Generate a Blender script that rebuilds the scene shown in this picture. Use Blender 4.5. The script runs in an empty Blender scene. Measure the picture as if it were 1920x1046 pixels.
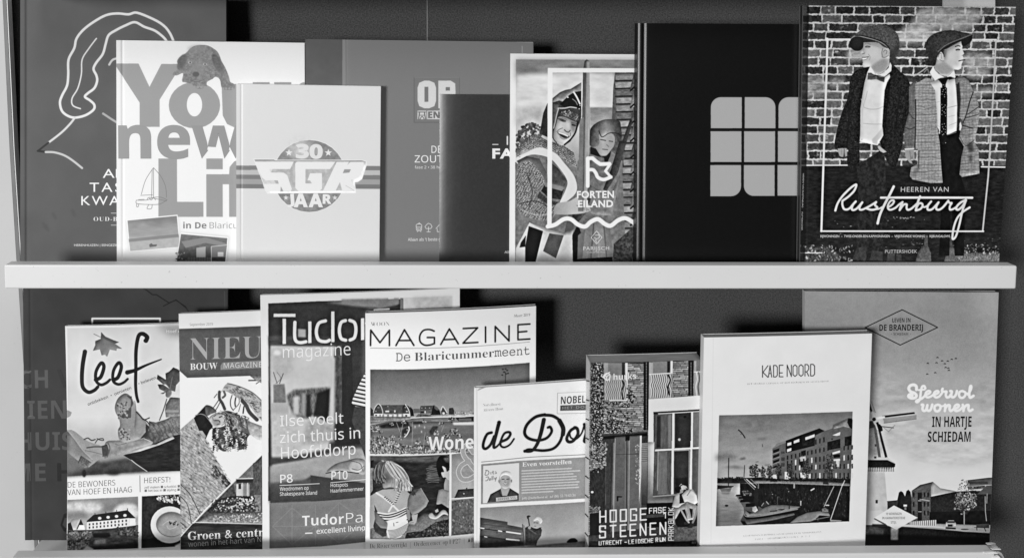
import bpy, math, random
import numpy as np

SC = bpy.context.scene
# ------------------------------------------------------------------ camera
PITCH = math.radians(6.0)
FPX, CX, CY = 1500.0, 820.0, 218.0          # focal length and principal point, in pixels of a 1920 px wide frame
cd = bpy.data.cameras.new('camera')
cam = bpy.data.objects.new('camera', cd)
SC.collection.objects.link(cam)
cam.rotation_euler = (math.pi / 2 - PITCH, 0, 0)
cd.sensor_width = 36.0
cd.lens = 36.0 * FPX / 1920.0
cd.shift_x = (960.0 - CX) / 1920.0
cd.shift_y = -(523.0 - CY) / 1920.0
cd.clip_start = 0.02
cd.clip_end = 60.0
SC.camera = cam
# ------------------------------------------------------------------ light
world = bpy.data.worlds.new('World')
SC.world = world
world.use_nodes = True
bg = world.node_tree.nodes['Background']
bg.inputs['Color'].default_value = (1, 1, 1, 1)
bg.inputs['Strength'].default_value = 0.05


def area(name, loc, target, size, energy):
    ld = bpy.data.lights.new(name, 'AREA')
    ld.shape = 'DISK'
    ld.size = size
    ld.energy = energy
    o = bpy.data.objects.new(name, ld)
    SC.collection.objects.link(o)
    o.location = loc
    d = np.array(target) - np.array(loc)
    o.rotation_euler = (math.acos(-d[2] / np.linalg.norm(d)), 0, math.atan2(-d[0], d[1]))
    return o


area('window_light', (-6.2, -7.0, 0.3), (0.05, 1.0, -0.35), 2.9, 1110)
area('overhead_light', (0.3, -2.4, 4.2), (0.05, 1.0, -0.35), 2.2, 110)
SC.view_settings.view_transform = 'Standard'
SC.view_settings.look = 'None'
SC.view_settings.exposure = 0.0
SC.view_settings.gamma = 1.0
SC.view_settings.use_curve_mapping = False

random.seed(7)
RNG = np.random.default_rng(11)
TONE_GAIN = 0.92


# ------------------------------------------------------------------ camera geometry
def at(px, py, y):
    """the point at depth y that the photograph shows at pixel px, py"""
    u = (px - CX) / FPX
    v = (CY - py) / FPX
    d = np.array([u, math.cos(PITCH) + v * math.sin(PITCH), -math.sin(PITCH) + v * math.cos(PITCH)])
    return d * (y / d[1])


def project(p):
    p = np.asarray(p)
    dep = p[..., 1] * math.cos(PITCH) - p[..., 2] * math.sin(PITCH)
    return np.stack([CX + FPX * p[..., 0] / dep,
                     CY - FPX * (p[..., 1] * math.sin(PITCH) + p[..., 2] * math.cos(PITCH)) / dep], -1)


def s2l(v):
    v = v / 255.0
    return v / 12.92 if v < 0.04045 else ((v + 0.055) / 1.055) ** 2.4


# ------------------------------------------------------------------ materials
MATS = {}


def plain(name, tone, rough=0.5, spec=0.3, noise=0.0, nscale=40.0, stretch=(1, 1, 1), bump=0.0, bscale=400.0, detail=3.0, speck=0.0, mottle=0.0):
    if name in MATS:
        return MATS[name]
    m = bpy.data.materials.new(name)
    m.use_nodes = True
    nt = m.node_tree
    b = nt.nodes['Principled BSDF']
    v = s2l(tone) * TONE_GAIN
    b.inputs['Base Color'].default_value = (v, v, v, 1)
    b.inputs['Roughness'].default_value = rough
    b.inputs['Specular IOR Level'].default_value = spec
    tc = nt.nodes.new('ShaderNodeTexCoord')
    if noise:
        mp = nt.nodes.new('ShaderNodeMapping')
        mp.inputs['Scale'].default_value = stretch
        nz = nt.nodes.new('ShaderNodeTexNoise')
        nz.inputs['Scale'].default_value = nscale
        nz.inputs['Detail'].default_value = detail
        mr = nt.nodes.new('ShaderNodeMapRange')
        mr.inputs['From Min'].default_value = 0.3
        mr.inputs['From Max'].default_value = 0.7
        mr.inputs['To Min'].default_value = max(0.0, v * (1 - noise))
        mr.inputs['To Max'].default_value = v * (1 + noise)
        nt.links.new(tc.outputs['Object'], mp.inputs['Vector'])
        nt.links.new(mp.outputs['Vector'], nz.inputs['Vector'])
        nt.links.new(nz.outputs['Fac'], mr.inputs['Value'])
        last = mr.outputs['Result']
        for amt, sc, lo, hi in ((speck, 260.0, 0.70, 0.74), (mottle, 4.5, 0.35, 0.7)):
            if amt:
                q = nt.nodes.new('ShaderNodeTexNoise')
                q.inputs['Scale'].default_value = sc
                q.inputs['Detail'].default_value = 4.0
                r2 = nt.nodes.new('ShaderNodeMapRange')
                r2.inputs['From Min'].default_value = lo
                r2.inputs['From Max'].default_value = hi
                r2.inputs['To Min'].default_value = 1.0
                r2.inputs['To Max'].default_value = 1.0 - amt
                mu = nt.nodes.new('ShaderNodeMath')
                mu.operation = 'MULTIPLY'
                nt.links.new(tc.outputs['Object'], q.inputs['Vector'])
                nt.links.new(q.outputs['Fac'], r2.inputs['Value'])
                nt.links.new(r2.outputs['Result'], mu.inputs[0])
                nt.links.new(last, mu.inputs[1])
                last = mu.outputs[0]
        nt.links.new(last, b.inputs['Base Color'])
    if bump:
        n2 = nt.nodes.new('ShaderNodeTexNoise')
        n2.inputs['Scale'].default_value = bscale
        n2.inputs['Detail'].default_value = 2.0
        bp = nt.nodes.new('ShaderNodeBump')
        bp.inputs['Strength'].default_value = bump
        bp.inputs['Distance'].default_value = 0.001
        nt.links.new(tc.outputs['Object'], n2.inputs['Vector'])
        nt.links.new(n2.outputs['Fac'], bp.inputs['Height'])
        nt.links.new(bp.outputs['Normal'], b.inputs['Normal'])
    MATS[name] = m
    return m


def printed(name, img, rough, spec):
    """printed cover: the drawing made below in code, on slightly uneven coated paper"""
    m = bpy.data.materials.new(name)
    m.use_nodes = True
    nt = m.node_tree
    b = nt.nodes['Principled BSDF']
    t = nt.nodes.new('ShaderNodeTexImage')
    t.image = img
    t.interpolation = 'Cubic'
    mx = nt.nodes.new('ShaderNodeMix')
    mx.data_type = 'RGBA'
    mx.blend_type = 'MULTIPLY'
    mx.inputs[0].default_value = 1.0
    mx.inputs[7].default_value = (TONE_GAIN,) * 3 + (1,)
    nt.links.new(t.outputs['Color'], mx.inputs[6])
    nt.links.new(mx.outputs[2], b.inputs['Base Color'])
    b.inputs['Roughness'].default_value = rough
    b.inputs['Specular IOR Level'].default_value = spec
    tc = nt.nodes.new('ShaderNodeTexCoord')
    n2 = nt.nodes.new('ShaderNodeTexNoise')
    n2.inputs['Scale'].default_value = 18.0
    n2.inputs['Detail'].default_value = 4.0
    bp = nt.nodes.new('ShaderNodeBump')
    bp.inputs['Strength'].default_value = 0.12
    bp.inputs['Distance'].default_value = 0.004
    nt.links.new(tc.outputs['Object'], n2.inputs['Vector'])
    nt.links.new(n2.outputs['Fac'], bp.inputs['Height'])
    nt.links.new(bp.outputs['Normal'], b.inputs['Normal'])
    return m


def ink(tone, rough=0.45, spec=0.3):
    return plain('ink tone %d' % tone, tone, rough, spec)


# ------------------------------------------------------------------ objects
def link(o, parent=None):
    SC.collection.objects.link(o)
    if parent is not None:
        o.parent = parent
        o.matrix_parent_inverse = parent.matrix_world.inverted() if False else o.matrix_parent_inverse
    return o


def thing(name, label, cat, loc):
    o = bpy.data.objects.new(name, None)
    o.empty_display_size = 0.02
    o.location = loc
    o['label'] = label
    o['category'] = cat
    return link(o)


def mesh_obj(name, verts, faces, mats, parent=None, origin=(0, 0, 0), mi=None, smooth=None, uv=None):
    me = bpy.data.meshes.new(name)
    v = np.asarray(verts, dtype=float) - np.asarray(origin, dtype=float)
    me.from_pydata(v.tolist(), [], faces)
    for m in mats:
        me.materials.append(m)
    if mi is not None:
        me.polygons.foreach_set('material_index', np.asarray(mi, dtype=np.int32))
    if smooth is not None:
        me.polygons.foreach_set('use_smooth', np.asarray(smooth, dtype=bool))
    if uv is not None:
        lay = me.uv_layers.new(name='UVMap')
        li = np.empty(len(me.loops), dtype=np.int32)
        me.loops.foreach_get('vertex_index', li)
        lay.data.foreach_set('uv', np.asarray(uv, dtype=float)[li].ravel())
    me.update()
    o = bpy.data.objects.new(name, me)
    if parent is None:
        o.location = origin
    return link(o, parent)


def box_obj(name, x0, x1, y0, y1, z0, z1, m, parent=None, origin=(0, 0, 0), bevel=0.0, seg=2):
    v = [(x0, y0, z0), (x1, y0, z0), (x1, y1, z0), (x0, y1, z0), (x0, y0, z1), (x1, y0, z1), (x1, y1, z1), (x0, y1, z1)]
    f = [(0, 3, 2, 1), (4, 5, 6, 7), (0, 1, 5, 4), (1, 2, 6, 5), (2, 3, 7, 6), (3, 0, 4, 7)]
    o = mesh_obj(name, v, f, [m], parent, origin)
    if bevel:
        b = o.modifiers.new('bevel', 'BEVEL')
        b.width = bevel
        b.segments = seg
        b.limit_method = 'NONE'
    return o


def prism_obj(name, front, depth, m, parent=None, origin=(0, 0, 0), bevel=0.0, seg=2):
    """a solid whose front face is the polygon `front` (3-D points), pushed back along +y by depth"""
    n = len(front)
    a = np.asarray(front, dtype=float)
    b = a + np.array([0, depth, 0])
    f = [tuple(range(n)), tuple(range(2 * n - 1, n - 1, -1))]
    f += [(i, n + i, n + (i + 1) % n, (i + 1) % n) for i in range(n)]
    f = [tuple(reversed(q)) for q in f] if False else f
    o = mesh_obj(name, np.vstack([a, b]), f, [m], parent, origin)
    if bevel:
        md = o.modifiers.new('bevel', 'BEVEL')
        md.width = bevel
        md.segments = seg
        md.limit_method = 'ANGLE'
        md.angle_limit = math.radians(40)
    return o


# ------------------------------------------------------------------ lettering outlines
GLYPH = {'d': None, 'rb': (0x1D400, 0x1D41A, 0x1D7CE), 'ri': (0x1D434, 0x1D44E, None), 'rbi': (0x1D468, 0x1D482, None),
         'scr': (0x1D4D0, 0x1D4EA, None), 's': (0x1D5A0, 0x1D5BA, 0x1D7E2), 'sb': (0x1D5D4, 0x1D5EE, 0x1D7EC),
         'si': (0x1D608, 0x1D622, None), 'sbi': (0x1D63C, 0x1D656, None), 'mono': (0x1D670, 0x1D68A, 0x1D7F6)}


def style(t, st):
    g = GLYPH[st]
    if g is None:
        return t
    out = ''
    for c in t:
        if 'A' <= c <= 'Z':
            out += chr(g[0] + ord(c) - 65)
        elif 'a' <= c <= 'z':
            k = g[1] + ord(c) - 97
            out += '\u210e' if k == 0x1D455 else chr(k)
        elif c.isdigit() and g[2]:
            out += chr(g[2] + int(c))
        else:
            out += c
    return out


CAPS = {}


def outline(t, weight=0.0, space=1.0, res=4):
    cu = bpy.data.curves.new('letters', 'FONT')
    cu.body = t
    cu.resolution_u = res
    cu.offset = weight
    cu.space_character = space
    cu.fill_mode = 'FRONT'
    o = bpy.data.objects.new('letters', cu)
    me = bpy.data.meshes.new_from_object(o)
    n = len(me.vertices)
    v = np.empty(n * 3)
    me.vertices.foreach_get('co', v)
    v = v.reshape(-1, 3)[:, :2]
    f = [tuple(p.vertices) for p in me.polygons]
    bpy.data.objects.remove(o)
    bpy.data.meshes.remove(me)
    bpy.data.curves.remove(cu)
    return v, f


def cap(st):
    if st not in CAPS:
        v, f = outline(style('H', 'rb' if st == 'x' else st))
        CAPS[st] = v[:, 1].max()
    return CAPS[st]


# ------------------------------------------------------------------ drawing on a cover
def spline(p, closed):
    n = len(p)
    out = []
    for i in range(n if closed else n - 1):
        if closed:
            a, b, c, d = p[i - 1], p[i], p[(i + 1) % n], p[(i + 2) % n]
        else:
            a, b, c, d = p[max(i - 1, 0)], p[i], p[i + 1], p[min(i + 2, n - 1)]
        for k in range(5):
            t = k / 5
            out.append(0.5 * (2 * b + (c - a) * t + (2 * a - 5 * b + 4 * c - d) * t * t + (3 * b - a - 3 * c + d) * t ** 3))
    if not closed:
        out.append(p[-1])
    return np.array(out)


def blur(m, r):
    r = int(round(r))
    if r < 1:
        return m
    for ax in (0, 1):
        for _ in range(2):
            c = np.cumsum(np.pad(m, [(r + 1, r) if a == ax else (0, 0) for a in (0, 1)], mode='edge'), axis=ax)
            n = m.shape[ax]
            m = (np.take(c, range(2 * r + 1, 2 * r + 1 + n), axis=ax) - np.take(c, range(0, n), axis=ax)) / (2 * r + 1)
    return m


def vnoise(h, w, sx, sy, octv=2):
    out = np.zeros((h, w))
    tot = 0
    amp = 1.0
    for _ in range(octv):
        g = RNG.random((int(h / sy) + 3, int(w / sx) + 3))
        yy = np.arange(h) / sy
        xx = np.arange(w) / sx
        y0 = yy.astype(int)
        x0 = xx.astype(int)
        fy = yy - y0
        fx = xx - x0
        fy = (fy * fy * (3 - 2 * fy))[:, None]
        fx = (fx * fx * (3 - 2 * fx))[None, :]
        a = g[np.ix_(y0, x0)] * (1 - fx) + g[np.ix_(y0, x0 + 1)] * fx
        b = g[np.ix_(y0 + 1, x0)] * (1 - fx) + g[np.ix_(y0 + 1, x0 + 1)] * fx
        out += amp * (a * (1 - fy) + b * fy)
        tot += amp
        amp *= 0.55
        sx = max(1.0, sx / 2)
        sy = max(1.0, sy / 2)
    return (out / tot - 0.5) * 2


RES = 2.0


class Book:
    """one printed thing: a leaning, maybe bent slab whose front carries a drawing; pixel positions are turned
    into places on the real, leaning surface"""

    def __init__(self, name, label, cat, TL, TR, BL, BR, y0, floor, T, d1=0.0, d2=0.0, fold=0.0, foldw=0.03,
                 groove=None, lean=3.5, photo=False, tone=235, kind='soft', rough=0.5, spec=0.18, edge=225, spine=None, pages=200, lift=0.0, bow=0.0):
        self.name, self.label, self.cat = name, label, cat
        self.T, self.kind, self.d1, self.d2, self.fold, self.foldw, self.groove = T, kind, d1, d2, fold, foldw, groove
        self.photo = photo
        self.rough, self.spec, self.edge, self.pages = rough, spec, edge, pages
        self.spine = edge if spine is None else spine
        self.y0, self.tl, self.zf = y0, math.tan(math.radians(lean)), floor

        def corner(p, d):
            y = y0 + d
            for _ in range(12):
                q = at(p[0], p[1], y)
                y = y0 + d + (q[2] - floor) * self.tl
            return q
        self.C = [corner(BL, 0), corner(BR, d1 + d2), corner(TL, 0), corner(TR, d1 + d2)]
        self.tb = (floor + lift - self.C[0][2]) / (self.C[2][2] - self.C[0][2])
        self.W = np.linalg.norm(self.C[3] - self.C[2])
        self.H = np.linalg.norm(self.C[2] - self.C[0]) * (1 - self.tb)
        wpx = np.hypot(*(np.array(TR) - TL)) * RES
        hpx = np.hypot(*(np.array(TL) - BL)) * (1 - self.tb) * RES
        self.w, self.h = int(wpx), int(hpx)
        self.img = np.full((self.h, self.w), float(tone))
        self.letters = {}
        self.zz = (0.0, 0.0, 1.0)
        self.vol, self.warp, self.bow, self.lines = 0.9, 0.32, bow, []

    # ---- surface
    def depth(self, s):
        d = self.d1 * s + self.d2 * s * s
        if self.fold:
            d = d + self.fold * np.exp(-np.maximum(s, 0) / self.foldw)
        if self.groove:
            for c, wd, g in self.groove:
                d = d + g * np.exp(-((s - c) / wd) ** 2)
        return d

    def S(self, s, t, off=0.0):
        s = np.asarray(s, float)
        t = np.asarray(t, float)
        a, b, c, d = self.C
        w0, w1, w2, w3 = (1 - s) * (1 - t), s * (1 - t), (1 - s) * t, s * t
        x = a[0] * w0 + b[0] * w1 + c[0] * w2 + d[0] * w3
        z = a[2] * w0 + b[2] * w1 + c[2] * w2 + d[2] * w3
        y = self.y0 + self.depth(s) + (z - self.zf) * self.tl + off
        if self.bow:
            tt = (t - self.tb) / (1 - self.tb)
            y = y + self.bow * 4 * tt * (1 - tt)
        return np.stack([x, y, z], -1)

    def inv(self, px):
        px = np.atleast_2d(np.asarray(px, float))
        tl, tr, bl, br = [project(c) for c in (self.C[2], self.C[3], self.C[0], self.C[1])]
        s = (px[:, 0] - tl[0]) / (tr[0] - tl[0])
        t = (px[:, 1] - bl[1]) / (tl[1] - bl[1])
        e = 1e-4
        sv = self.fold, self.groove
        self.fold, self.groove = 0, None
        for _ in range(5):
            p = project(self.S(s, t))
            ps = (project(self.S(s + e, t)) - p) / e
            pt = (project(self.S(s, t + e)) - p) / e
            r = px - p
            det = ps[:, 0] * pt[:, 1] - ps[:, 1] * pt[:, 0]
            s = s + (r[:, 0] * pt[:, 1] - r[:, 1] * pt[:, 0]) / det
            t = t + (ps[:, 0] * r[:, 1] - ps[:, 1] * r[:, 0]) / det
        self.fold, self.groove = sv
        return s, t

    # ---- drawing; coordinates are photograph pixels, or pixels of an enlarged view set with z()
    def z(self, *a):
        self.zz = a if a else (0.0, 0.0, 1.0)
        return self

    def P(self, pts):
        p = np.asarray(pts, float).reshape(-1, 2)
        p = p / self.zz[2] + np.array(self.zz[:2])
        return p

    def m(self, p):
        s, t = self.inv(p)
        return np.stack([s * self.w, (1 - t) / (1 - self.tb) * self.h], -1)

    def mask(self, q, ft=0.0):
        pad = int(ft * 2) + 2
        x0, y0 = np.floor(q.min(0)).astype(int) - pad
        x1, y1 = np.ceil(q.max(0)).astype(int) + pad
        x0, y0, x1, y1 = max(x0, 0), max(y0, 0), min(x1, self.w), min(y1, self.h)
        if x1 <= x0 or y1 <= y0:
            return None
        SS = 2
        h, w = (y1 - y0) * SS, (x1 - x0) * SS
        tog = np.zeros((h, w + 1), np.int32)
        qq = (q - np.array([x0, y0])) * SS
        for i in range(len(qq)):
            ax, ay = qq[i - 1]
            bx, by = qq[i]
            if ay > by:
                ax, ay, bx, by = bx, by, ax, ay
            r0 = max(int(math.ceil(ay - 0.5)), 0)
            r1 = min(int(math.ceil(by - 0.5)), h)
            if r1 <= r0:
                continue
            rows = np.arange(r0, r1)
            xc = ax + (rows + 0.5 - ay) * (bx - ax) / (by - ay)
            np.add.at(tog, (rows, np.clip(np.ceil(xc - 0.5), 0, w).astype(int)), 1)
        mk = (np.cumsum(tog, 1)[:, :w] & 1).astype(float)
        mk = mk.reshape(y1 - y0, SS, x1 - x0, SS).mean((1, 3))
        if ft:
            mk = blur(mk, ft)
        return x0, y0, x1, y1, mk

    def put(self, M, tone, a=1.0, n=0, ns=6, nx=None, vol=False):
        if M is None:
            return
        x0, y0, x1, y1, mk = M
        h, w = mk.shape
        if isinstance(tone, tuple):
            if tone[0] == 'v':
                T = np.interp(np.linspace(0, 1, h), np.linspace(0, 1, len(tone) - 1), tone[1:])[:, None] * np.ones((1, w))
            else:
                T = np.interp(np.linspace(0, 1, w), np.linspace(0, 1, len(tone) - 1), tone[1:])[None, :] * np.ones((h, 1))
        else:
            T = np.full((h, w), float(tone))
        if n:
            T = T + n * 1.25 * vnoise(h, w, (nx or ns) * RES, ns * RES, 3)
            r = int(min(max(0.16 * min(h, w), 2), 16))
            if a == 1.0 and min(h, w) > 6 and vol:
                mb = blur(np.pad(mk, r), r / 2)
                d = max(1, r // 2)
                df = mb[r:r + h, r:r + w] - mb[r + d:r + d + h, r + d // 2:r + d // 2 + w]
                df2 = mb[r - d:r - d + h, r - d // 2:r - d // 2 + w] - mb[r:r + h, r:r + w]
                T = T * (1 - 0.85 * self.vol * (df + df2) / 2 * -1.0) - 26 * self.vol * np.clip(0.8 - mb[r:r + h, r:r + w], 0, 1) * (T > 60)
        k = mk * a
        self.img[y0:y1, x0:x1] = self.img[y0:y1, x0:x1] * (1 - k) + T * k

    def f(self, pts, tone, sm=0, ft=0, a=1.0, n=0, ns=6, nx=None):
        p = self.P(pts)
        if sm:
            p = spline(p, True)
        q = self.m(p)
        ext = q.max(0) - q.min(0)
        self.put(self.mask(q, ft * RES), tone, a, n, ns, nx, len(p) > 4 and ext.min() < 130 and ft < 1.2)
        return self

    def r(self, x0, y0, x1, y1, tone, **k):
        return self.f([x0, y0, x1, y0, x1, y1, x0, y1], tone, **k)

    def e(self, cx, cy, rx, ry, tone, rot=0, **k):
        a = np.linspace(0, 2 * math.pi, 28, endpoint=False)
        c, s = math.cos(math.radians(rot)), math.sin(math.radians(rot))
        x, y = rx * np.cos(a), ry * np.sin(a)
        return self.f(np.stack([cx + x * c - y * s, cy + x * s + y * c], -1), tone, **k)

    def l(self, pts, wd, tone, sm=1, a=1.0, w2=None, closed=False):
        p = self.P(pts)
        if closed:
            p = spline(p, True) if sm else p
            p = np.vstack([p, p[:1]])
        elif sm and len(p) > 2:
            p = spline(p, False)
        q = self.m(p)
        ww = np.linspace(wd, wd if w2 is None else w2, len(q)) * RES / 2
        pad = ww.max() + 2
        x0, y0 = np.floor(q.min(0) - pad).astype(int)
        x1, y1 = np.ceil(q.max(0) + pad).astype(int)
        x0, y0, x1, y1 = max(x0, 0), max(y0, 0), min(x1, self.w), min(y1, self.h)
        if x1 <= x0 or y1 <= y0:
            return self
        mk = np.zeros((y1 - y0, x1 - x0))
        for i in range(len(q) - 1):
            A, B = q[i], q[i + 1]
            r = max(ww[i], ww[i + 1]) + 1
            u0, v0 = np.floor(np.minimum(A, B) - r).astype(int)
            u1, v1 = np.ceil(np.maximum(A, B) + r).astype(int)
            u0, v0, u1, v1 = max(u0, x0), max(v0, y0), min(u1, x1), min(v1, y1)
            if u1 <= u0 or v1 <= v0:
                continue
            Y, X = np.mgrid[v0:v1, u0:u1] + 0.5
            d = B - A
            L = max(d @ d, 1e-9)
            t = np.clip(((X - A[0]) * d[0] + (Y - A[1]) * d[1]) / L, 0, 1)
            dist = np.hypot(X - A[0] - t * d[0], Y - A[1] - t * d[1])
            k = np.clip(0.5 + ww[i] + (ww[i + 1] - ww[i]) * t - dist, 0, 1) * min(1.0, ww[i] * 2)
            sub = mk[v0 - y0:v1 - y0, u0 - x0:u1 - x0]
            np.maximum(sub, k, out=sub)
        self.put((x0, y0, x1, y1, mk), tone, a)
        return self

    def scatter(self, pts, num, size, t0, t1, elong=1.8, ang=None, a=0.9, size2=None):
        """small leaf-like spots inside a polygon"""
        q = self.m(self.P(pts))
        M = self.mask(q)
        if M is None:
            return self
        x0, y0, x1, y1, mk = M
        ys, xs = np.nonzero(mk > 0.5)
        if not len(ys):
            return self
        for k in RNG.integers(0, len(ys), num):
            sz = (size + (size2 - size) * RNG.random() if size2 else size * (0.6 + 0.8 * RNG.random())) * RES / 2
            th = (RNG.random() * math.pi) if ang is None else math.radians(ang) + RNG.normal() * 0.25
            cx, cy = xs[k] + x0, ys[k] + y0
            R = int(sz * elong) + 2
            u0, v0, u1, v1 = max(cx - R, 0), max(cy - R, 0), min(cx + R, self.w), min(cy + R, self.h)
            if u1 <= u0 or v1 <= v0:
                continue
            Y, X = np.mgrid[v0:v1, u0:u1]
            X = X - cx
            Y = Y - cy
            c, s = math.cos(th), math.sin(th)
            d = np.hypot((X * c + Y * s) / (sz * elong), (Y * c - X * s) / sz)
            kk = np.clip((1.15 - d) * sz, 0, 1) * a
            tone = t0 + (t1 - t0) * RNG.random()
            self.img[v0:v1, u0:u1] = self.img[v0:v1, u0:u1] * (1 - kk) + tone * kk
        return self

    def hatch(self, pts, ang, step, wd, tone, a=0.7, sm=0, jit=0.0):
        """parallel lines inside a polygon: knit, weave, planks, stripes"""
        p = self.P(pts)
        if sm:
            p = spline(p, True)
        M = self.mask(self.m(p))
        if M is None:
            return self
        x0, y0, x1, y1, mk = M
        Y, X = np.mgrid[y0:y1, x0:x1]
        c, s = math.cos(math.radians(ang)), math.sin(math.radians(ang))
        v = (Y * c - X * s) / RES
        if jit:
            v = v + jit * vnoise(y1 - y0, x1 - x0, 14 * RES, 14 * RES, 2)
        k = np.abs((v / step) % 1.0 - 0.5) * step
        k = np.clip((wd / 2 - k) * RES + 0.5, 0, 1)
        self.put((x0, y0, x1, y1, mk * k), tone, a)
        return self

    def bricks(self, pts, bw, bh, mw, mortar, t0, t1, n=14, rough=1.0):
        M = self.mask(self.m(self.P(pts)))
        if M is None:
            return self
        x0, y0, x1, y1, mk = M
        h, w = mk.shape
        Y, X = np.mgrid[0:h, 0:w] / RES
        X = X + rough * 1.2 * vnoise(h, w, 7 * RES, 7 * RES, 2)
        Y = Y + rough * 0.9 * vnoise(h, w, 9 * RES, 6 * RES, 2)
        row = np.floor(Y / bh).astype(int)
        xs = X + np.where(row % 2 == 0, 0, bw * 0.5) + (row * 37 % 11) * bw * 0.06
        nc = int(xs.max() / bw) + 4
        jit = (RNG.random((row.max() + 2, nc)) - 0.5) * bw * 0.34 * min(1, rough)
        col = np.clip(np.floor(xs / bw).astype(int), 0, nc - 3)
        left = col * bw + jit[row, col]
        col = np.where(xs < left, np.maximum(col - 1, 0), col)
        right = (col + 1) * bw + jit[row, col + 1]
        col = np.where(xs >= right, col + 1, col)
        left = col * bw + jit[row, col]
        right = (col + 1) * bw + jit[row, col + 1]
        fx, gx = xs - left, right - xs
        mer = (RNG.random((row.max() + 2, nc)) < 0.3 * min(1, rough))
        mer[:, 1:] &= ~mer[:, :-1]
        gx = np.where(mer[row, col], 99, gx)
        pc = np.maximum(col - 1, 0)
        fx = np.where(mer[row, pc] & (col > 0), 99, fx)
        own = np.where(mer[row, pc] & (col > 0), pc, col)
        fy = Y - row * bh
        tab = RNG.random((row.max() + 2, nc))
        br = t0 + (t1 - t0) * tab[row, own] ** 1.3
        br = br + n * vnoise(h, w, 3 * RES, 3 * RES, 3)
        dist = np.minimum(np.minimum(fx, gx), np.minimum(fy, bh - fy)) + rough * 1.5 * vnoise(h, w, 4 * RES, 3 * RES, 3)
        if rough >= 1:
            lime = np.clip(vnoise(h, w, 16 * RES, 9 * RES, 4) * 3.4 - 1.25, 0, 1)
            br = br + lime * (175 - br) * (0.4 + 0.6 * np.clip(0.5 + 1.5 * vnoise(h, w, 2 * RES, 1.6 * RES, 2), 0, 1))
        k = np.clip((dist - mw / 2) * RES + 0.5, 0, 1)
        T = mortar + (10 + 14 * min(1, rough)) * vnoise(h, w, 4 * RES, 3 * RES, 3)
        T = T * (1 - k) + br * k
        self.img[y0:y1, x0:x1] = self.img[y0:y1, x0:x1] * (1 - mk) + T * mk
        return self

    def grain(self, amp):
        self.img += RNG.normal(0, amp, self.img.shape)
        return self

    # ---- lettering: thin printed shapes that follow the surface
    def t(self, text, x0, y0, x1, y1, h, tone, st='d', weight=0.0, space=1.0, slant=0.0, up=False):
        P0, P1 = self.P([x0, y0])[0], self.P([x1, y1])[0]
        q0, q1 = self.m([P0, P1])
        v, f = outline(style(text, st), weight, space)
        if not len(v):
            return self
        lo, hi = v[:, 0].min(), v[:, 0].max()
        L = np.hypot(*(q1 - q0))
        d = (q1 - q0) / L
        nrm = np.array([d[1], -d[0]])
        hc = h / self.zz[2] * RES
        X = (v[:, 0] - lo) / (hi - lo) * L
        Y = v[:, 1] / cap(st) * hc
        X = X + slant * Y
        c = q0 + X[:, None] * d + Y[:, None] * nrm
        s = np.clip(c[:, 0] / self.w, 0.0006, 0.9994)
        t = 1 - c[:, 1] / self.h * (1 - self.tb)
        self.lines.append((s, t, f, tone, h / self.zz[2]))
        return self

    # ---- build
    def sheet(self, name, s0, s1, t0, t1, d0, d1, mats, parent, front=False):
        ss = np.linspace(s0, s1, 25)
        ex = []
        if self.fold:
            ex += [s0 + k * self.foldw for k in (0.1, 0.25, 0.4, 0.6, 0.85, 1.2, 1.6, 2.1, 2.8)]
        for c, wd, g in (self.groove or []):
            ex += [c + wd * k for k in (-2.4, -1.8, -1.3, -.9, -.6, -.3, 0, .3, .6, .9, 1.3, 1.8, 2.4)]
        ss = np.unique(np.round(np.concatenate([ss, [e for e in ex if s0 < e < s1]]), 5))
        n = len(ss)
        o = np.array(self.org)
        tt = np.linspace(t0, t1, 9 if self.bow else 2)
        m = len(tt)
        A, Bk = [self.S(ss, np.full(n, t), d0) for t in tt], [self.S(ss, np.full(n, t), d1) for t in tt]
        V = A + Bk + A + Bk                       # front grid, back grid, rims
        F, MI, SM = [], [], []
        for r in range(m - 1):
            for i in range(n - 1):
                a, b = r * n + i, (m + r) * n + i
                F.append((a, a + 1, a + n + 1, a + n)); MI.append(0); SM.append(True)
                F.append((b + n, b + n + 1, b + 1, b)); MI.append(1); SM.append(True)
        f0, k0 = 2 * m * n, 3 * m * n
        for i in range(n - 1):
            a, b = f0 + (m - 1) * n + i, k0 + (m - 1) * n + i
            F.append((a, a + 1, b + 1, b)); MI.append(1); SM.append(False)
            F.append((k0 + i, k0 + i + 1, f0 + i + 1, f0 + i)); MI.append(1); SM.append(False)
        for r in range(m - 1):
            F.append((f0 + r * n, f0 + (r + 1) * n, k0 + (r + 1) * n, k0 + r * n)); MI.append(1); SM.append(False)
            e = n - 1
            F.append((f0 + (r + 1) * n + e, f0 + r * n + e, k0 + r * n + e, k0 + (r + 1) * n + e)); MI.append(1); SM.append(False)
        uv = np.vstack([np.stack([ss, np.full(n, (t - self.tb) / (1 - self.tb))], -1) for t in tt] * 4)
        return mesh_obj(name, np.vstack(V), F, mats, parent, o, MI, SM, uv)

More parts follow.
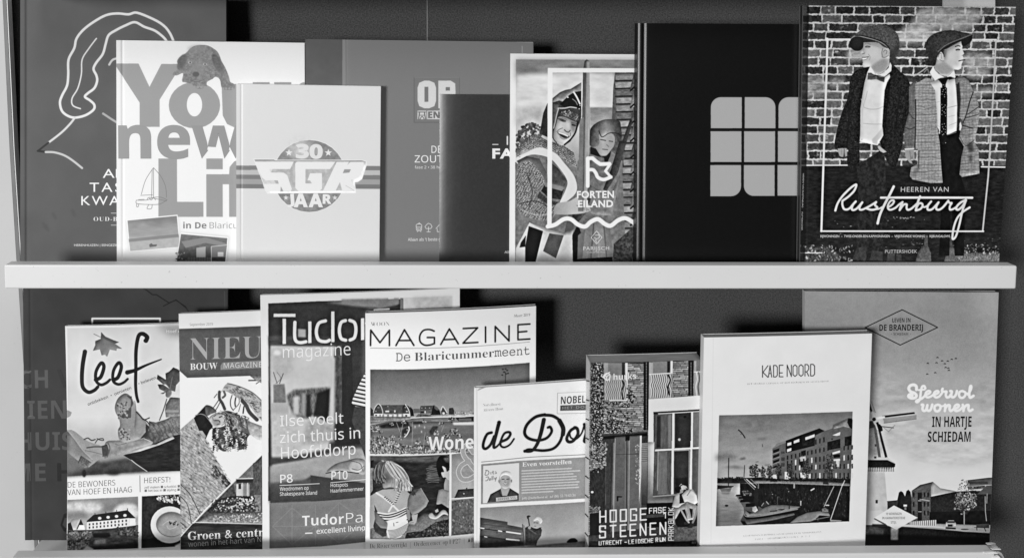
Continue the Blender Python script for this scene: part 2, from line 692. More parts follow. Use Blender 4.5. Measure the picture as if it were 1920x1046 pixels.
    def finish(self, part_label=None):
        y, x = self.h, self.w
        if self.photo:
            # printed photographs: uneven edges, local contrast and halftone grain
            g = self.img
            if self.warp:
                yy, xx = np.mgrid[0:y, 0:x].astype(float)
                wx = self.warp * RES * vnoise(y, x, 5 * RES, 5 * RES, 3)
                wy = self.warp * RES * vnoise(y, x, 5 * RES, 5 * RES, 3)
                g = g[np.clip(np.rint(yy + wy), 0, y - 1).astype(int), np.clip(np.rint(xx + wx), 0, x - 1).astype(int)]
                g = blur(g, 1) * 0.5 + g * 0.5
            mid = np.clip((215 - g) / 60, 0, 1) * np.clip(g / 50, 0.25, 1)
            g = g + mid * (5.5 * vnoise(y, x, 1.5 * RES, 1.5 * RES, 2) + 4 * vnoise(y, x, 9 * RES, 9 * RES, 2) + RNG.normal(0, 3, g.shape))
            g = g + (0.42 * (g - blur(g, 6 * RES)) + 0.18 * (g - blur(g, 1.5 * RES))) * np.clip((236 - g) / 40, 0.15, 1)
            self.img = g
        self.grain(1.5)
        a = np.clip(self.img, 0, 255)[::-1] / 255.0
        im = bpy.data.images.new(self.name + ' print', x, y)
        buf = np.ones((y, x, 4), dtype=np.float32)
        buf[..., :3] = a[..., None]
        im.pixels.foreach_set(buf.ravel())
        im.update()
        im.pack()
        self.org = self.S(0.5, self.tb, self.T / 2)
        root = thing(self.name, self.label, self.cat, self.org)
        cm = printed(self.name + ' print', im, self.rough, self.spec)
        em = plain('paper edge %d' % self.edge, self.edge, 0.6, 0.2)
        pm = plain('page edges %d' % self.pages, self.pages, 0.8, 0.1, 0.35, 60.0, (0.6, 30.0, 0.6))
        sm = plain('spine %d' % self.spine, self.spine, 0.4, 0.3)
        T, tb = self.T, self.tb
        eps = 0.004
        if self.kind == 'hard':
            k = 0.0026
            cov = self.sheet('front_cover', 0, 1, tb, 1, 0, k, [cm, em], root)
            self.sheet('back_cover', 0, 1, tb, 1, T - k, T, [em, em], root)
            self.sheet('page_block', 0.012, 1 - 0.003 / self.W, tb + 0.01, 1 - 0.003 / self.H, k + 0.0001, T - k - 0.0001, [pm, pm], root)
            self.sheet('spine', 0.0, 0.0115, tb, 1 - 1e-4, k + 0.0001, T - k - 0.0001, [sm, sm], root)
        elif self.kind == 'leaflet':
            cov = self.sheet('cover', 0, 1, tb, 1, 0, 0.0004, [cm, em], root)
            self.sheet('back_page', 0.001, 1, tb, 1 - 1e-4, 0.0008, T, [em, em], root)
        else:
            k = 0.0004
            cov = self.sheet('front_cover', 0, 1, tb, 1, 0, k, [cm, em], root)
            self.sheet('back_cover', 0, 1, tb, 1, T - k, T, [em, em], root)
            self.sheet('page_block', eps, 1 - 0.0006 / self.W, tb, 1 - 0.0008 / self.H, k + 0.00005, T - k - 0.00005, [pm, pm], root)
            self.sheet('spine', 0.0, eps * 0.97, tb, 1 - 1e-5, k + 0.00005, T - k - 0.00005, [sm, sm], root)
        for s, t, f, tone, hh in self.lines:
            mesh_obj('title_lettering' if hh > 20 else 'lettering', self.S(s, t, -0.00018), f, [ink(tone)], cov, self.org)
        return root


# ================================================================== the rack
YR = 1.0                                    # front of the shelf lips
ZU = at(820, 519, 1.02)[2]                  # top of the upper shelf board
ZL = at(820, 1058, 1.02)[2]                 # top of the lower shelf board
ZT = at(820, -30, 1.02)[2]                  # top of the shelf above the frame
YB = 1.133                                  # face of the fabric back panel
rack = thing('display_rack', 'white literature rack with two lipped shelves and a dark fabric back panel', 'display rack',
             (0.0, 1.06, ZL - 0.02))
RO = np.array(rack.location)
lacquer = plain('white lacquer', 219, 0.38, 0.35, 0.03, 9.0, (1, 1, 1), 0.08, 60.0, 3.0, 0.25, 0.05)
panel_m = plain('grey painted panel', 191, 0.55, 0.25, 0.03, 6.0, (1, 1, 1), 0.08, 90.0, 3.0, 0.15, 0.06)
fabric = plain('charcoal fabric', 76, 0.95, 0.05, 0.42, 520.0, (1, 1, 1), 0.5, 900.0, 2.0, 0.0, 0.18)
strip_m = plain('grey edge strip', 120, 0.6, 0.2, 0.1, 30.0)
bright = plain('white edge trim', 232, 0.5, 0.3)
seam_m = plain('fabric seam', 150, 0.8, 0.1)


def quad(pts, y):
    return [at(px, py, y) for px, py in pts]


def shelf(lip, zb, board):
    root = prism_obj('shelf', quad(lip, YR), 0.018, lacquer, rack, RO, 0.0022, 3)
    x0, x1 = at(lip[3][0], lip[3][1], YR)[0], at(lip[2][0], lip[2][1], YR)[0]
    o = box_obj('shelf_board', x0 + 0.004, x1 - 0.004, YR + 0.0184, YB - 0.0005, zb - board, zb, lacquer, root, RO, 0.0006)
    return root


up = shelf([(7, 496.5), (1908, 498.5), (1905.5, 542), (8.5, 541.5)], ZU, 0.014)
lo = shelf([(19.5, 1046.5), (1866, 1035.5), (1865, 1092), (22, 1096)], ZL, 0.014)
tp = shelf([(2, -60), (1914, -60), (1912, -14), (3, -14)], ZT, 0.012)
# worn right end of the lower lip: the laminate has come away from the core in thin layers
core = plain('worn laminate core', 165, 0.8, 0.1, 0.25, 90.0)
prism_obj('worn_core', quad([(1858, 1062), (1884, 1062), (1882.5, 1044), (1878, 1036), (1870, 1032.4), (1858, 1032.2)], 1.0045), 0.013, core, lo, RO)
for px, py, wd, hh, y in ((1851, 1018.6, 17, 1.6, 1.0165), (1861, 1023.8, 10, 1.4, 1.0115), (1860, 1027.6, 17, 2.4, 1.0038), (1846, 1034.0, 25, 3.2, 0.9992), (1860, 1041.5, 18, 12, 0.9990)):
    q = [(px, py + hh), (px + wd * .96, py + hh), (px + wd, py + hh * .5), (px + wd * .7, py), (px, py + hh * .4)]
    prism_obj('laminate_chip', quad(q, y), 0.003, bright if hh > 2.9 else lacquer, lo, RO)
zc0, zc1 = at(820, 1180, YB)[2], at(820, -160, YB)[2]
bp = box_obj('back_panel', at(-60, 500, YB)[0], at(2150, 500, YB)[0], YB, YB + 0.012, zc0, zc1, fabric, rack, RO)
sx = at(801, 40, YB)[0]
box_obj('panel_seam', sx - 0.00045, sx + 0.00045, YB - 0.0006, YB + 0.001, zc0, zc1, seam_m, bp, RO)
L = [(-2, -140), (18, 280), (31, 490), (35, 543), (40, 620), (51, 790), (66, 1046), (73, 1170)]


def ribbon(name, a0, a1, y, depth, m, parent):
    p = [(x + a0, yy) for x, yy in L] + [(x + a1, yy) for x, yy in reversed(L)]
    return prism_obj(name, quad(p, y)[::-1], depth, m, parent, RO)


side = prism_obj('side_panel', quad([(-420, -140)] + L + [(-420, 1170)], 1.0955), 0.012, panel_m, rack, RO)
ribbon('edge_strip', 0.3, 6.6, 1.0958, 0.011, strip_m, side)
ribbon('edge_trim', 6.8, 9.0, 1.0965, 0.011, bright, side)

card = prism_obj('paper_card', quad([(1768, -40), (1866, -40), (1866, 40), (1768, 40)], 1.100), 0.0012,
                 plain('white card', 205, 0.6, 0.2), None, tuple(at(1817, 40, 1.1)))
card['label'] = 'pale grey card pinned at the top right behind the book with two boys'
card['category'] = 'card'


# ================================================================== upper shelf
def star(B, cx, cy, r, tone):
    p = []
    for k in range(10):
        a = -math.pi / 2 + k * math.pi / 5
        q = r if k % 2 == 0 else r * 0.42
        p += [cx + q * math.cos(a), cy + q * math.sin(a)]
    B.f(p, tone)


Z1, Z2, Z3, Z4 = (0, 0, 3.735), (0, 260, 3.735), (430, 50, 3.735), (430, 290, 3.735)
Z5, Z6 = (800, 0, 3.735), (800, 270, 3.735)

# ---- dark hardcover with the line drawing of a woman
B = Book('hardcover_book', 'dark grey hardcover with a foil line drawing of a woman', 'book',
         (38, -3), (424, 0), (38, 490), (424, 490), 1.0745, ZU, 0.011, kind='hard', tone=95, edge=70, spine=70,
         groove=[(0.03, 0.006, 0.0012)], rough=0.55, spec=0.12)
B.f([0, -20, 600, -20, 600, 600, 0, 600], 88, n=5, ns=60)
B.z(*Z1)
hair = [1213, 285, 1190, 235, 1150, 185, 1080, 140, 960, 92, 900, 103, 820, 97, 740, 110, 650, 160, 580, 215, 535, 275, 520, 340, 480, 420,
        478, 520, 470, 600, 435, 670, 420, 720, 435, 780, 480, 815, 530, 825, 600, 808, 655, 770, 660, 735, 630, 705, 595, 680, 615, 655,
        660, 620, 680, 570, 675, 530, 655, 485, 675, 440, 720, 380, 740, 310, 760, 250, 810, 215, 880, 180, 945, 158, 1010, 190, 1080, 215,
        1130, 250, 1163, 285, 1180, 330]
B.l(hair, 4.6, 228).l([1213, 285, 1220, 330], 4, 215)
B.l([675, 272, 620, 345, 575, 420, 570, 520, 545, 620, 505, 690, 510, 740, 563, 763], 2.6, 225)
B.l([765, 455, 785, 425, 812, 413, 860, 412], 4, 200).l([722, 797, 815, 857, 870, 880], 4, 170)
B.l([525, 825, 490, 870, 430, 930, 340, 1000], 4, 215).l([340, 1000, 265, 1059], 3.4, 40)  # dark strokes at the tip: foil reflection put into the line tone
B.z(*Z2).l([265, 87, 320, 94], 4, 40).l([320, 95, 380, 97, 450, 118, 510, 155, 575, 207], 4, 200)
B.t('AB', 720, 275, 870, 275, 62, 230).t('TASTE', 628, 373, 1010, 373, 64, 232, space=1.25).t('KWALI', 570, 466, 930, 466, 64, 232, space=1.2)
B.l([778, 522, 900, 522], .9, 225, 0).l([778, 606, 900, 606], .9, 225, 0)
B.t('OUD-BEIJ', 656, 577, 905, 577, 29, 225, 'rb', -0.012, 1.15)
B.t('HERENHUIZEN | EENGEZIN', 520, 753, 830, 753, 15, 225)
for x, y in ((380, 540), (310, 610), (330, 625), (515, 520)):
    B.e(x, y, 12, 30, 78, -25, ft=1.5, a=.7)
B.finish()

# ---- white hardcover with the big grey words and the puppy
B = Book('hardcover_book', 'white hardcover with huge grey letters, a puppy and a sailboat', 'book',
         (218, 76), (571, 81), (219, 490), (572.5, 490), 1.0635, ZU, 0.010, kind='hard', tone=234, edge=215,
         groove=[(0.032, 0.006, 0.0008)])
B.z(*Z1)
g = 150
B.f([800, 447, 970, 447, 1047, 610, 1130, 450, 1275, 450, 1118, 700, 1118, 890, 978, 890, 978, 720], g)
B.e(1362, 738, 180, 162, g).e(1362, 735, 54, 82, 234)
B.f([1552, 590, 1690, 590, 1690, 740, 1760, 740, 1760, 890, 1640, 893, 1590, 870, 1560, 810], g)
B.f([1770, 577, 1888, 577, 1888, 890, 1770, 890], g).f([1920, 577, 2040, 577, 2040, 890, 1920, 890], g).e(2130, 640, 50, 62, g)
B.z(*Z2)
B.f([1110, 140, 1240, 140, 1240, 443, 1425, 443, 1425, 548, 1110, 548], g)
B.r(1445, 140, 1560, 215, g).r(1445, 250, 1560, 548, g).f([1605, 548, 1605, 320, 1555, 320, 1555, 250, 1605, 250, 1608, 200, 1640, 160, 1700, 142, 1760, 142, 1760, 250, 1760, 320, 1730, 320, 1730, 548], g)
B.z().t('new', 222, 296.5, 461, 296.5, 78, 138, 'sb', 0.012)
B.z(*Z1)
dog = [1240, 430, 1262, 398, 1300, 375, 1340, 335, 1385, 318, 1450, 320, 1500, 345, 1530, 375, 1552, 430, 1580, 480, 1605, 545, 1612, 575, 1640, 592,
       1640, 625, 1600, 632, 1555, 620, 1540, 560, 1510, 540, 1488, 555, 1450, 577, 1445, 610, 1400, 625, 1360, 615, 1345, 592, 1300, 580, 1275, 570,
       1282, 515, 1240, 530, 1210, 525, 1225, 500, 1255, 490, 1252, 465]
B.f(dog, 126, sm=1, n=26, ns=3).e(1275, 440, 28, 60, 98, 20, ft=1, n=15, ns=3).e(1525, 450, 28, 75, 100, -25, ft=1, n=15, ns=3)
B.e(1385, 345, 70, 25, 145, ft=3, a=.6).e(1395, 480, 50, 60, 140, ft=4, a=.6)
B.e(1330, 440, 14, 9, 176).e(1435, 452, 14, 9, 176).e(1332, 440, 6, 6, 70).e(1436, 452, 6, 6, 70)
B.e(1372, 522, 24, 18, 84, ft=.6).l([1372, 540, 1372, 560], 1.2, 90, 0).l([1330, 560, 1375, 575, 1425, 560], 1.2, 95)
for k in range(4):
    B.e(1360 + k * 25, 612, 11, 9, 150).e(1562 + k * 22, 622, 9, 8, 150)
B.z(*Z2)
for q in ([1075, 205, 1075, 410], [1066, 215, 1062, 408], [1073, 207, 1020, 290, 990, 390], [985, 398, 1068, 394], [1078, 207, 1130, 270, 1160, 340, 1166, 412],
          [955, 432, 1030, 430, 1080, 412, 1130, 412, 1170, 430], [1170, 430, 1120, 458, 1050, 462, 960, 455, 955, 432], [958, 455, 957, 476, 968, 476, 972, 457],
          [1042, 462, 1030, 490, 1060, 490, 1066, 462], [1030, 430, 1045, 412, 1110, 425, 1165, 437], [970, 428, 1010, 426], [1045, 418, 1060, 430, 1075, 415, 1090, 430]):
    B.l(q, .9, 110)
# two snapshots
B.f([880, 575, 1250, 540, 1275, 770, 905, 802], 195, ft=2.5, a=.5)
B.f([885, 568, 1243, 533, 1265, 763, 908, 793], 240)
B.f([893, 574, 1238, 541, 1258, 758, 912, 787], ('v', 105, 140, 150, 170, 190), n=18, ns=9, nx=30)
B.f([903, 712, 1253, 678, 1259, 758, 912, 787], 170, n=8, ns=6).f([901, 702, 1251, 668, 1254, 690, 903, 724], 118, a=.8).f([1045, 742, 1060, 732, 1072, 742, 1100, 740, 1095, 754, 1048, 760], 90)
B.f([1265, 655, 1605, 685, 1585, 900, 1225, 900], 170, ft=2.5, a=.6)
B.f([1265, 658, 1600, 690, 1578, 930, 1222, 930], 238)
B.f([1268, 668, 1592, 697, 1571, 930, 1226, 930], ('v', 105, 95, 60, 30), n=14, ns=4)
B.f([1270, 720, 1440, 690, 1590, 735, 1588, 760, 1440, 730, 1300, 765], 130).f([1375, 765, 1440, 755, 1440, 830, 1375, 830], 165).f([1475, 755, 1590, 745, 1580, 830, 1480, 830], 120)
B.f([1525, 795, 1565, 795, 1565, 825, 1525, 825], 215).l([1480, 930, 1480, 755, 1590, 745], 1, 215, 0)
B.hatch([1310, 830, 1480, 830, 1480, 930, 1300, 930], 90, 3, 1, 150, .7).scatter([1230, 800, 1310, 800, 1300, 930, 1225, 930], 40, 2, 60, 170)
B.t('in De', 1283, 629, 1446, 629, 44, 118, 'sb').t('Blaricummer', 1468, 629, 1850, 629, 44, 128, 's', -0.012)
B.finish()

# ---- white jubilee book
B = Book('hardcover_book', 'white hardcover with a round 30 year badge and stripes', 'book',
         (443, 158), (714, 162.5), (443, 490), (711, 490), 1.0533, ZU, 0.009, kind='hard', tone=215, edge=225,
         groove=[(0.035, 0.006, 0.0005)], rough=0.35)
B.z(440, 250, 6.536)
for y0, y1, tn in ((396, 450, 124), (450, 508, 186), (508, 563, 122), (563, 622, 158), (622, 676, 118)):
    B.f([-20, y0, 1830, y0 + 6, 1830, y1 + 6, -20, y1], tn)
B.e(915, 525, 452, 447, 238).e(915, 525, 446, 441, 134, n=22, ns=5)
B.e(800, 200, 150, 130, 205, ft=8, a=.8, n=20, ns=4).e(1150, 560, 180, 130, 195, 30, ft=6, a=.7, n=28, ns=3).e(650, 480, 120, 40, 165, ft=4, a=.6)  # lighter ovals: foil sheen put into the badge tone
out = [235, 318, 480, 318, 500, 330, 1560, 330, 1612, 345, 1615, 390, 1560, 560, 1510, 595, 1470, 600, 1485, 730, 400, 735]
B.f(out, 206, n=16, ns=6).l(out, 1.2, 236, 0, closed=True)
B.f([500, 340, 1230, 340, 1400, 340, 1380, 700, 560, 715, 440, 500], 170, n=24, ns=5, a=.8)
wh = 229
B.f([245, 348, 725, 348, 680, 440, 425, 440, 440, 482, 600, 482, 645, 515, 700, 680, 690, 710, 375, 710, 345, 622, 540, 618, 528, 578, 380, 578, 335, 545], wh)
B.f([565, 650, 595, 708, 562, 708], 150)
B.f([760, 350, 1235, 350, 1170, 440, 868, 440, 868, 615, 945, 615, 925, 580, 890, 580, 925, 490, 1070, 490, 1070, 680, 1040, 710, 780, 710, 742, 670, 742, 372], wh)
B.f([1250, 352, 1400, 352, 1300, 550, 1230, 710, 1080, 710, 1180, 500], wh)
B.f([1420, 352, 1580, 352, 1582, 400, 1520, 540, 1425, 570, 1480, 712, 1320, 712, 1290, 600, 1240, 700, 1150, 700, 1300, 470], wh)
B.f([1345, 442, 1425, 442, 1405, 482, 1325, 490], 150)
B.l([1360, 640, 1460, 700], .8, 180, 0)
B.t('30', 745, 300, 1078, 310, 165, 218, 'sb', 0.03).e(1000, 222, 18, 40, 160).e(835, 190, 16, 10, 205).e(830, 245, 16, 10, 205)
star(B, 665, 240, 46, 228)
star(B, 1148, 240, 48, 228)
star(B, 628, 790, 34, 222)
star(B, 1228, 790, 34, 218)
B.t('J', 650, 868, 735, 862, 120, 226, 'sb', 0.02).t('A', 722, 900, 898, 900, 155, 226, 'sb', 0.03).t('A', 905, 900, 1083, 900, 155, 226, 'sb', 0.03).t('R', 1078, 860, 1188, 862, 110, 226, 'sb', 0.03)
B.z()
B.finish()

# ---- mid grey hardcover behind the jubilee book
B = Book('hardcover_book', 'mid grey hardcover with a darker cloth spine strip and a square embossed badge', 'book',
         (572.5, 74), (1000, 79.5), (574, 490), (1000, 490), 1.0635, ZU, 0.011, kind='hard', tone=119, edge=112, spine=80,
         groove=[(0.181, 0.003, 0.0005)])
B.r(540, 40, 642, 560, 88, n=4, ns=20).r(642, 40, 650, 560, 132).l([651.5, 40, 651.5, 560], .9, 92, 0)
B.z(*Z3)
B.r(1294, 358, 1612, 672, 116).l([1294, 358, 1294, 672], 1, 88, 0).l([1294, 672, 1612, 672], 1, 90, 0).l([1612, 358, 1612, 672], .9, 95, 0).l([1297, 358, 1612, 358], .6, 132, 0)
B.f([1318, 430, 1330, 395, 1365, 380, 1400, 380, 1436, 395, 1448, 430, 1448, 520, 1436, 558, 1400, 573, 1365, 573, 1330, 558, 1318, 520], 208).r(1367, 423, 1394, 528, 112)
B.f([1464, 380, 1550, 380, 1582, 400, 1584, 460, 1584, 500, 1560, 520, 1515, 522, 1515, 573, 1464, 573], 208).r(1515, 425, 1545, 450, 112)
B.r(1318, 590, 1380, 650, 205).r(1386, 590, 1620, 650, 205)
B.l([1322, 600, 1376, 600], 1.6, 100, 0).l([1330, 622, 1370, 622], 1.4, 100, 0).l([1332, 600, 1326, 648], 2, 100, 0).l([1366, 600, 1374, 648], 2, 100, 0).l([1335, 650, 1350, 630, 1365, 650], 1.6, 100)
B.t('ENTER', 1392, 641, 1600, 641, 44, 104, 'sb', 0.02)
B.t('DE', 1416, 885, 1486, 885, 50, 232, 's').t('ZOUTE', 1298, 952, 1535, 952, 50, 232, 's').t('fase 2 • 38 he', 1299, 995, 1484, 995, 20, 222, 's')
B.l([1485, 745, 1485, 803], 1.2, 225, 0)
B.z(*Z4)
for q in ([1310, 520, 1308, 495, 1316, 486, 1340, 486, 1348, 495, 1346, 530, 1312, 530, 1310, 520], [1312, 508, 1346, 508], [1316, 540, 1326, 530], [1342, 540, 1332, 530], [1322, 486, 1330, 478, 1338, 486],
          [1395, 505, 1395, 540], [1383, 540, 1408, 540], [1378, 518, 1370, 505, 1380, 492, 1393, 481, 1410, 487, 1420, 505, 1410, 518, 1378, 518], [1447, 518, 1490, 470], [1456, 518, 1456, 540, 1520, 540]):
    B.l(q, 1.0, 225, 0)
B.e(1321, 519, 4, 4, 225).e(1337, 519, 4, 4, 225)
B.t("Alléén als 't beste g", 1251, 605, 1479, 603, 22, 228, 's')
B.z().l([979, 87, 979, 100], .8, 190, 0).l([969, 79, 999, 80], .9, 170, 0)
B.finish()

# ---- thin dark folder
B = Book('brochure', 'dark charcoal folded brochure with a rounded left fold, half hidden', 'brochure',
         (823.5, 177), (1150, 178.5), (822.5, 490), (1149, 490), 1.0595, ZU, 0.0018, kind='leaflet', tone=56, edge=150,
         fold=0.0042, foldw=0.06, rough=0.34, spec=0.6)
B.f([700, 100, 1200, 100, 1200, 600, 700, 600], 46, n=4, ns=3)
B.z(*Z6).t('FAMI', 460, 100, 735, 100, 64, 232, 'd', 0.035, 1.1)
B.z(*Z5).l([462, 1013, 500, 1013], 1.6, 228, 0).l([565, 958, 565, 1012], 2.6, 228, 0)
B.z(*Z6).t('Alle', 545, 766, 595, 766, 17, 220, 's')
B.finish()

# ---- book with the boy in the leather helmet
B = Book('softcover_book', 'white bordered softcover with a laughing boy in a helmet holding a wooden sword', 'book',
         (957, 101), (1272, 103), (955, 490), (1269, 490), 1.056, ZU, 0.003, tone=232, edge=225, photo=True)
B.f([967.5, 112, 1262, 113, 1259, 600, 966.5, 600], ('v', 150, 205, 180, 120, 90, 70), n=8, ns=30)
B.f([967.5, 112, 1262, 113, 1262, 145, 967.5, 150], 128, ft=6, n=24, ns=12, nx=40)
B.z(960, 130, 5.233)
B.f([40, 60, 470, 20, 1000, 40, 1000, 480, 40, 520], 212, ft=4, n=18, ns=12, nx=25)
B.f([40, 380, 330, 360, 330, 520, 40, 560], 180, ft=6, n=20, ns=14)
B.scatter([40, 640, 100, 560, 200, 520, 290, 570, 280, 700, 150, 760, 40, 800], 260, 3.4, 45, 110, 1.2)
B.z(1060, 130, 5.229)
B.f([240, 375, 520, 375, 520, 700, 240, 700], ('v', 130, 165, 150), ft=1, n=18, ns=5, nx=14)
# stone wall
B.f([488, 30, 900, 30, 900, 2000, 440, 1900, 480, 1000, 430, 820, 460, 420, 470, 180], 88, n=20, ns=5)
for k, (xa, xb) in enumerate([(490, 660), (490, 650), (492, 655), (500, 650), (500, 660), (505, 640), (505, 650), (540, 640), (560, 700), (580, 700), (585, 690), (570, 690), (560, 700), (555, 700), (540, 700), (530, 720), (520, 730), (520, 730), (500, 735), (500, 735), (490, 735), (480, 735), (480, 735), (470, 735)]):
    y = 50 + k * 76
    B.f([xa, y + 6, xb, y, xb + 10, y + 52, xa + 4, y + 60], 128 + 26 * math.sin(k * 2.3), n=30, ns=3, nx=7)
    B.l([xa, y + 66, xb + 10, y + 62], 2.2, 38, 0)
for k in range(11):
    y = 20 + k * 165
    B.f([640, y + 150, 690, y + 10, 760, y + 20, 740, y + 130, 660, y + 190], 95 + 45 * (k % 2), n=26, ns=3, sm=1).l([640, y + 190, 720, y + 120], 3, 25, 0)
# second child
B.f([120, 900, 250, 760, 450, 800, 560, 900, 560, 1046, 600, 1900, 60, 1900], 118, n=20, ns=6)
B.f([250, 740, 330, 680, 330, 600, 470, 640, 480, 740, 440, 800, 400, 845, 340, 840, 290, 790], ('h', 100, 172, 150), sm=1)
B.f([240, 640, 250, 580, 300, 530, 380, 495, 470, 492, 530, 510, 545, 560, 552, 670, 515, 715, 500, 650, 440, 625, 360, 670, 330, 640, 330, 740, 245, 755], ('h', 60, 95, 140, 90, 45), sm=1, n=16, ns=5)
B.l([330, 605, 360, 665, 430, 628, 510, 630, 550, 660], 1.2, 35).l([345, 690, 395, 700], 1.6, 70, 0).l([430, 705, 465, 710], 1.6, 75, 0).l([365, 785, 415, 790], 1.4, 85, 0).l([405, 740, 425, 760], 1.2, 110, 0)
B.f([245, 760, 300, 780, 350, 860, 400, 850, 450, 800, 440, 850, 410, 920, 385, 915, 380, 870, 300, 850, 245, 830], 35)
B.f([640, 480, 660, 520, 545, 900, 500, 1046, 430, 1046, 480, 900, 560, 700], 58, n=12, ns=4)
B.z(*Z6)
B.f([1400, -20, 1340, 200, 1260, 330, 1235, 320, 1290, 180, 1350, -20], 60, n=12, ns=4)
B.f([1130, 280, 1220, 330, 1290, 350, 1360, 200, 1300, 500, 1200, 500, 1120, 480], 118, n=18, ns=6)
B.f([1020, 400, 1150, 380, 1120, 480, 1050, 560, 1020, 560], 60, n=20, ns=4)
# boy: body
B.f([620, 130, 720, 60, 850, 30, 960, 40, 1050, 160, 1060, 330, 1000, 460, 960, 640, 1030, 640, 1025, 900, 620, 900], 120, n=18, ns=5)
B.f([620, 50, 700, -40, 760, -70, 850, -20, 940, 0, 1030, 60, 1055, 170, 1000, 140, 900, 60, 800, 20, 700, 40, 640, 110], 128, n=30, ns=2).hatch([620, 50, 700, -40, 850, -20, 1030, 60, 1055, 170, 900, 60, 700, 40], 30, 3, 1.2, 60, .6)
B.f([625, 100, 690, 65, 790, 25, 900, 65, 960, 130, 1035, 230, 1050, 330, 985, 400, 930, 420, 970, 330, 985, 260, 930, 170, 860, 100, 760, 75, 690, 90, 640, 140], 214, sm=1)
B.f([630, 120, 700, 85, 790, 105, 840, 200, 830, 260, 790, 190, 720, 120, 650, 150], 98, n=8)
B.f([840, 110, 920, 170, 985, 260, 960, 300, 840, 270, 850, 200], 78, n=14).f([800, 330, 830, 280, 960, 320, 940, 390, 860, 380], 45, n=20, ns=4).f([820, 270, 960, 310, 950, 330, 830, 300], 130)
B.f([640, 150, 720, 120, 790, 190, 830, 270, 790, 330, 850, 390, 930, 410, 900, 500, 830, 540, 700, 510, 635, 460, 622, 300], 132, sm=1, n=26, ns=2)
B.hatch([640, 150, 720, 120, 790, 190, 830, 270, 790, 330, 850, 390, 930, 410, 900, 500, 830, 540, 700, 510, 635, 460, 622, 300], 35, 2.6, 1.1, 50, .7, jit=3)
B.hatch([640, 150, 720, 120, 790, 190, 830, 270, 790, 330, 850, 390, 930, 410, 900, 500, 830, 540, 700, 510, 635, 460, 622, 300], -60, 4.5, 1.2, 205, .5, jit=3)
slv = [640, 150, 720, 120, 790, 190, 830, 270, 790, 330, 850, 390, 930, 410, 900, 500, 830, 540, 700, 510, 635, 460, 622, 300]
B.scatter(slv, 420, 1.2, 20, 60, 1.4, 35).scatter(slv, 520, 1.1, 170, 235, 1.4, 35)
mail = [622, 60, 700, -40, 760, -70, 850, -20, 940, 0, 1030, 60, 1055, 170, 1000, 140, 900, 60, 800, 20, 700, 40, 640, 110]
B.scatter(mail, 240, 1.2, 20, 70, 1.3).scatter(mail, 300, 1.1, 170, 230, 1.3)
B.f([790, 330, 850, 390, 930, 410, 900, 430, 820, 410, 770, 370], 50, ft=1, a=.8).l([700, 200, 740, 330, 720, 440], 3, 60, a=.5).l([650, 420, 760, 400, 850, 440], 2.4, 45, a=.6).l([660, 460, 780, 500, 880, 480], 2, 215, a=.4)
B.f([910, 420, 1000, 400, 1060, 370, 1110, 390, 1145, 450, 1140, 472, 1060, 490, 900, 490], ('h', 150, 186, 160), sm=1).l([1060, 400, 1110, 430, 1140, 440], 1, 110).l([1050, 430, 1135, 462], 1, 105)
B.f([720, 545, 960, 620, 1030, 600, 1020, 640, 960, 650, 840, 620, 730, 575], 150, n=14)
B.f([625, 730, 720, 550, 840, 615, 950, 640, 1020, 640, 1025, 900, 620, 900], 196, n=12, ns=10)
B.f([715, 575, 815, 610, 745, 900, 690, 900, 690, 720], 24).f([660, 690, 695, 640, 690, 720, 650, 725], 26).f([860, 625, 960, 640, 905, 800, 815, 750], 82, n=8)
B.f([1020, 640, 1060, 560, 1080, 620, 1060, 900, 1025, 900], 24, n=10)
B.f([1125, 560, 1180, 520, 1280, 560, 1305, 780, 1240, 802, 1060, 805, 1100, 640], ('h', 150, 120, 138, 105), n=12, ns=6).f([1060, 640, 1110, 600, 1090, 805, 1055, 805], 105)
B.l([1170, 560, 1150, 800], 2.5, 78, a=.7).l([1240, 560, 1260, 790], 2.5, 85, a=.7).l([1205, 620, 1205, 790], 2, 165, a=.5)
B.f([1060, 805, 1300, 790, 1310, 900, 1050, 900], 26)
B.f([1310, 700, 1470, 560, 1480, 900, 1300, 900], 62, n=34, ns=3)
# sword and boy's head
B.z(*Z5)
B.f([1095, 500, 1106, 430, 1122, 418, 1138, 430, 1142, 500, 1142, 1046, 1120, 1480, 1070, 1480, 1078, 1046, 1088, 830], 92, n=10, ns=16, nx=2).f([1120, 425, 1138, 430, 1142, 500, 1140, 1046, 1118, 1480, 1096, 1480, 1110, 830], 152, n=8, ns=16, nx=2)
B.f([1070, 840, 1100, 820, 1092, 1480, 1060, 1480], 120, n=8)
B.z(1000, 150, 8.046)
B.f([95, 815, 150, 500, 215, 350, 300, 270, 400, 190, 480, 155, 560, 140, 724, 40, 724, 180, 724, 560, 700, 640, 640, 800, 560, 930, 480, 985, 380, 945, 290, 880, 200, 860], 54, n=14, ns=4)
B.f([295, 350, 390, 370, 350, 500, 310, 740, 290, 745], 88, n=14, ns=4).f([105, 760, 150, 520, 210, 370, 214, 740], ('h', 40, 66), n=8)
B.f([290, 282, 400, 190, 480, 155, 560, 140, 724, 40, 724, 175, 620, 182, 540, 240, 460, 330, 400, 310, 290, 345], 122, n=24, ns=5).l([300, 325, 380, 305, 450, 330], 1.4, 150)
B.f([470, 300, 540, 232, 620, 186, 724, 170, 724, 440, 640, 420, 560, 402, 460, 412, 400, 370], 22, n=6).l([612, 190, 660, 270, 703, 362], 2.8, 226).e(520, 265, 14, 9, 215).l([590, 290, 640, 330, 665, 380], 1.2, 150).e(705, 388, 8, 8, 220).e(692, 438, 8, 8, 215)
B.l([375, 430, 480, 428, 560, 412, 650, 425], 2.0, 176).l([378, 440, 350, 540, 330, 640, 308, 730], 2.0, 168).l([395, 440, 365, 560], 1.4, 60)
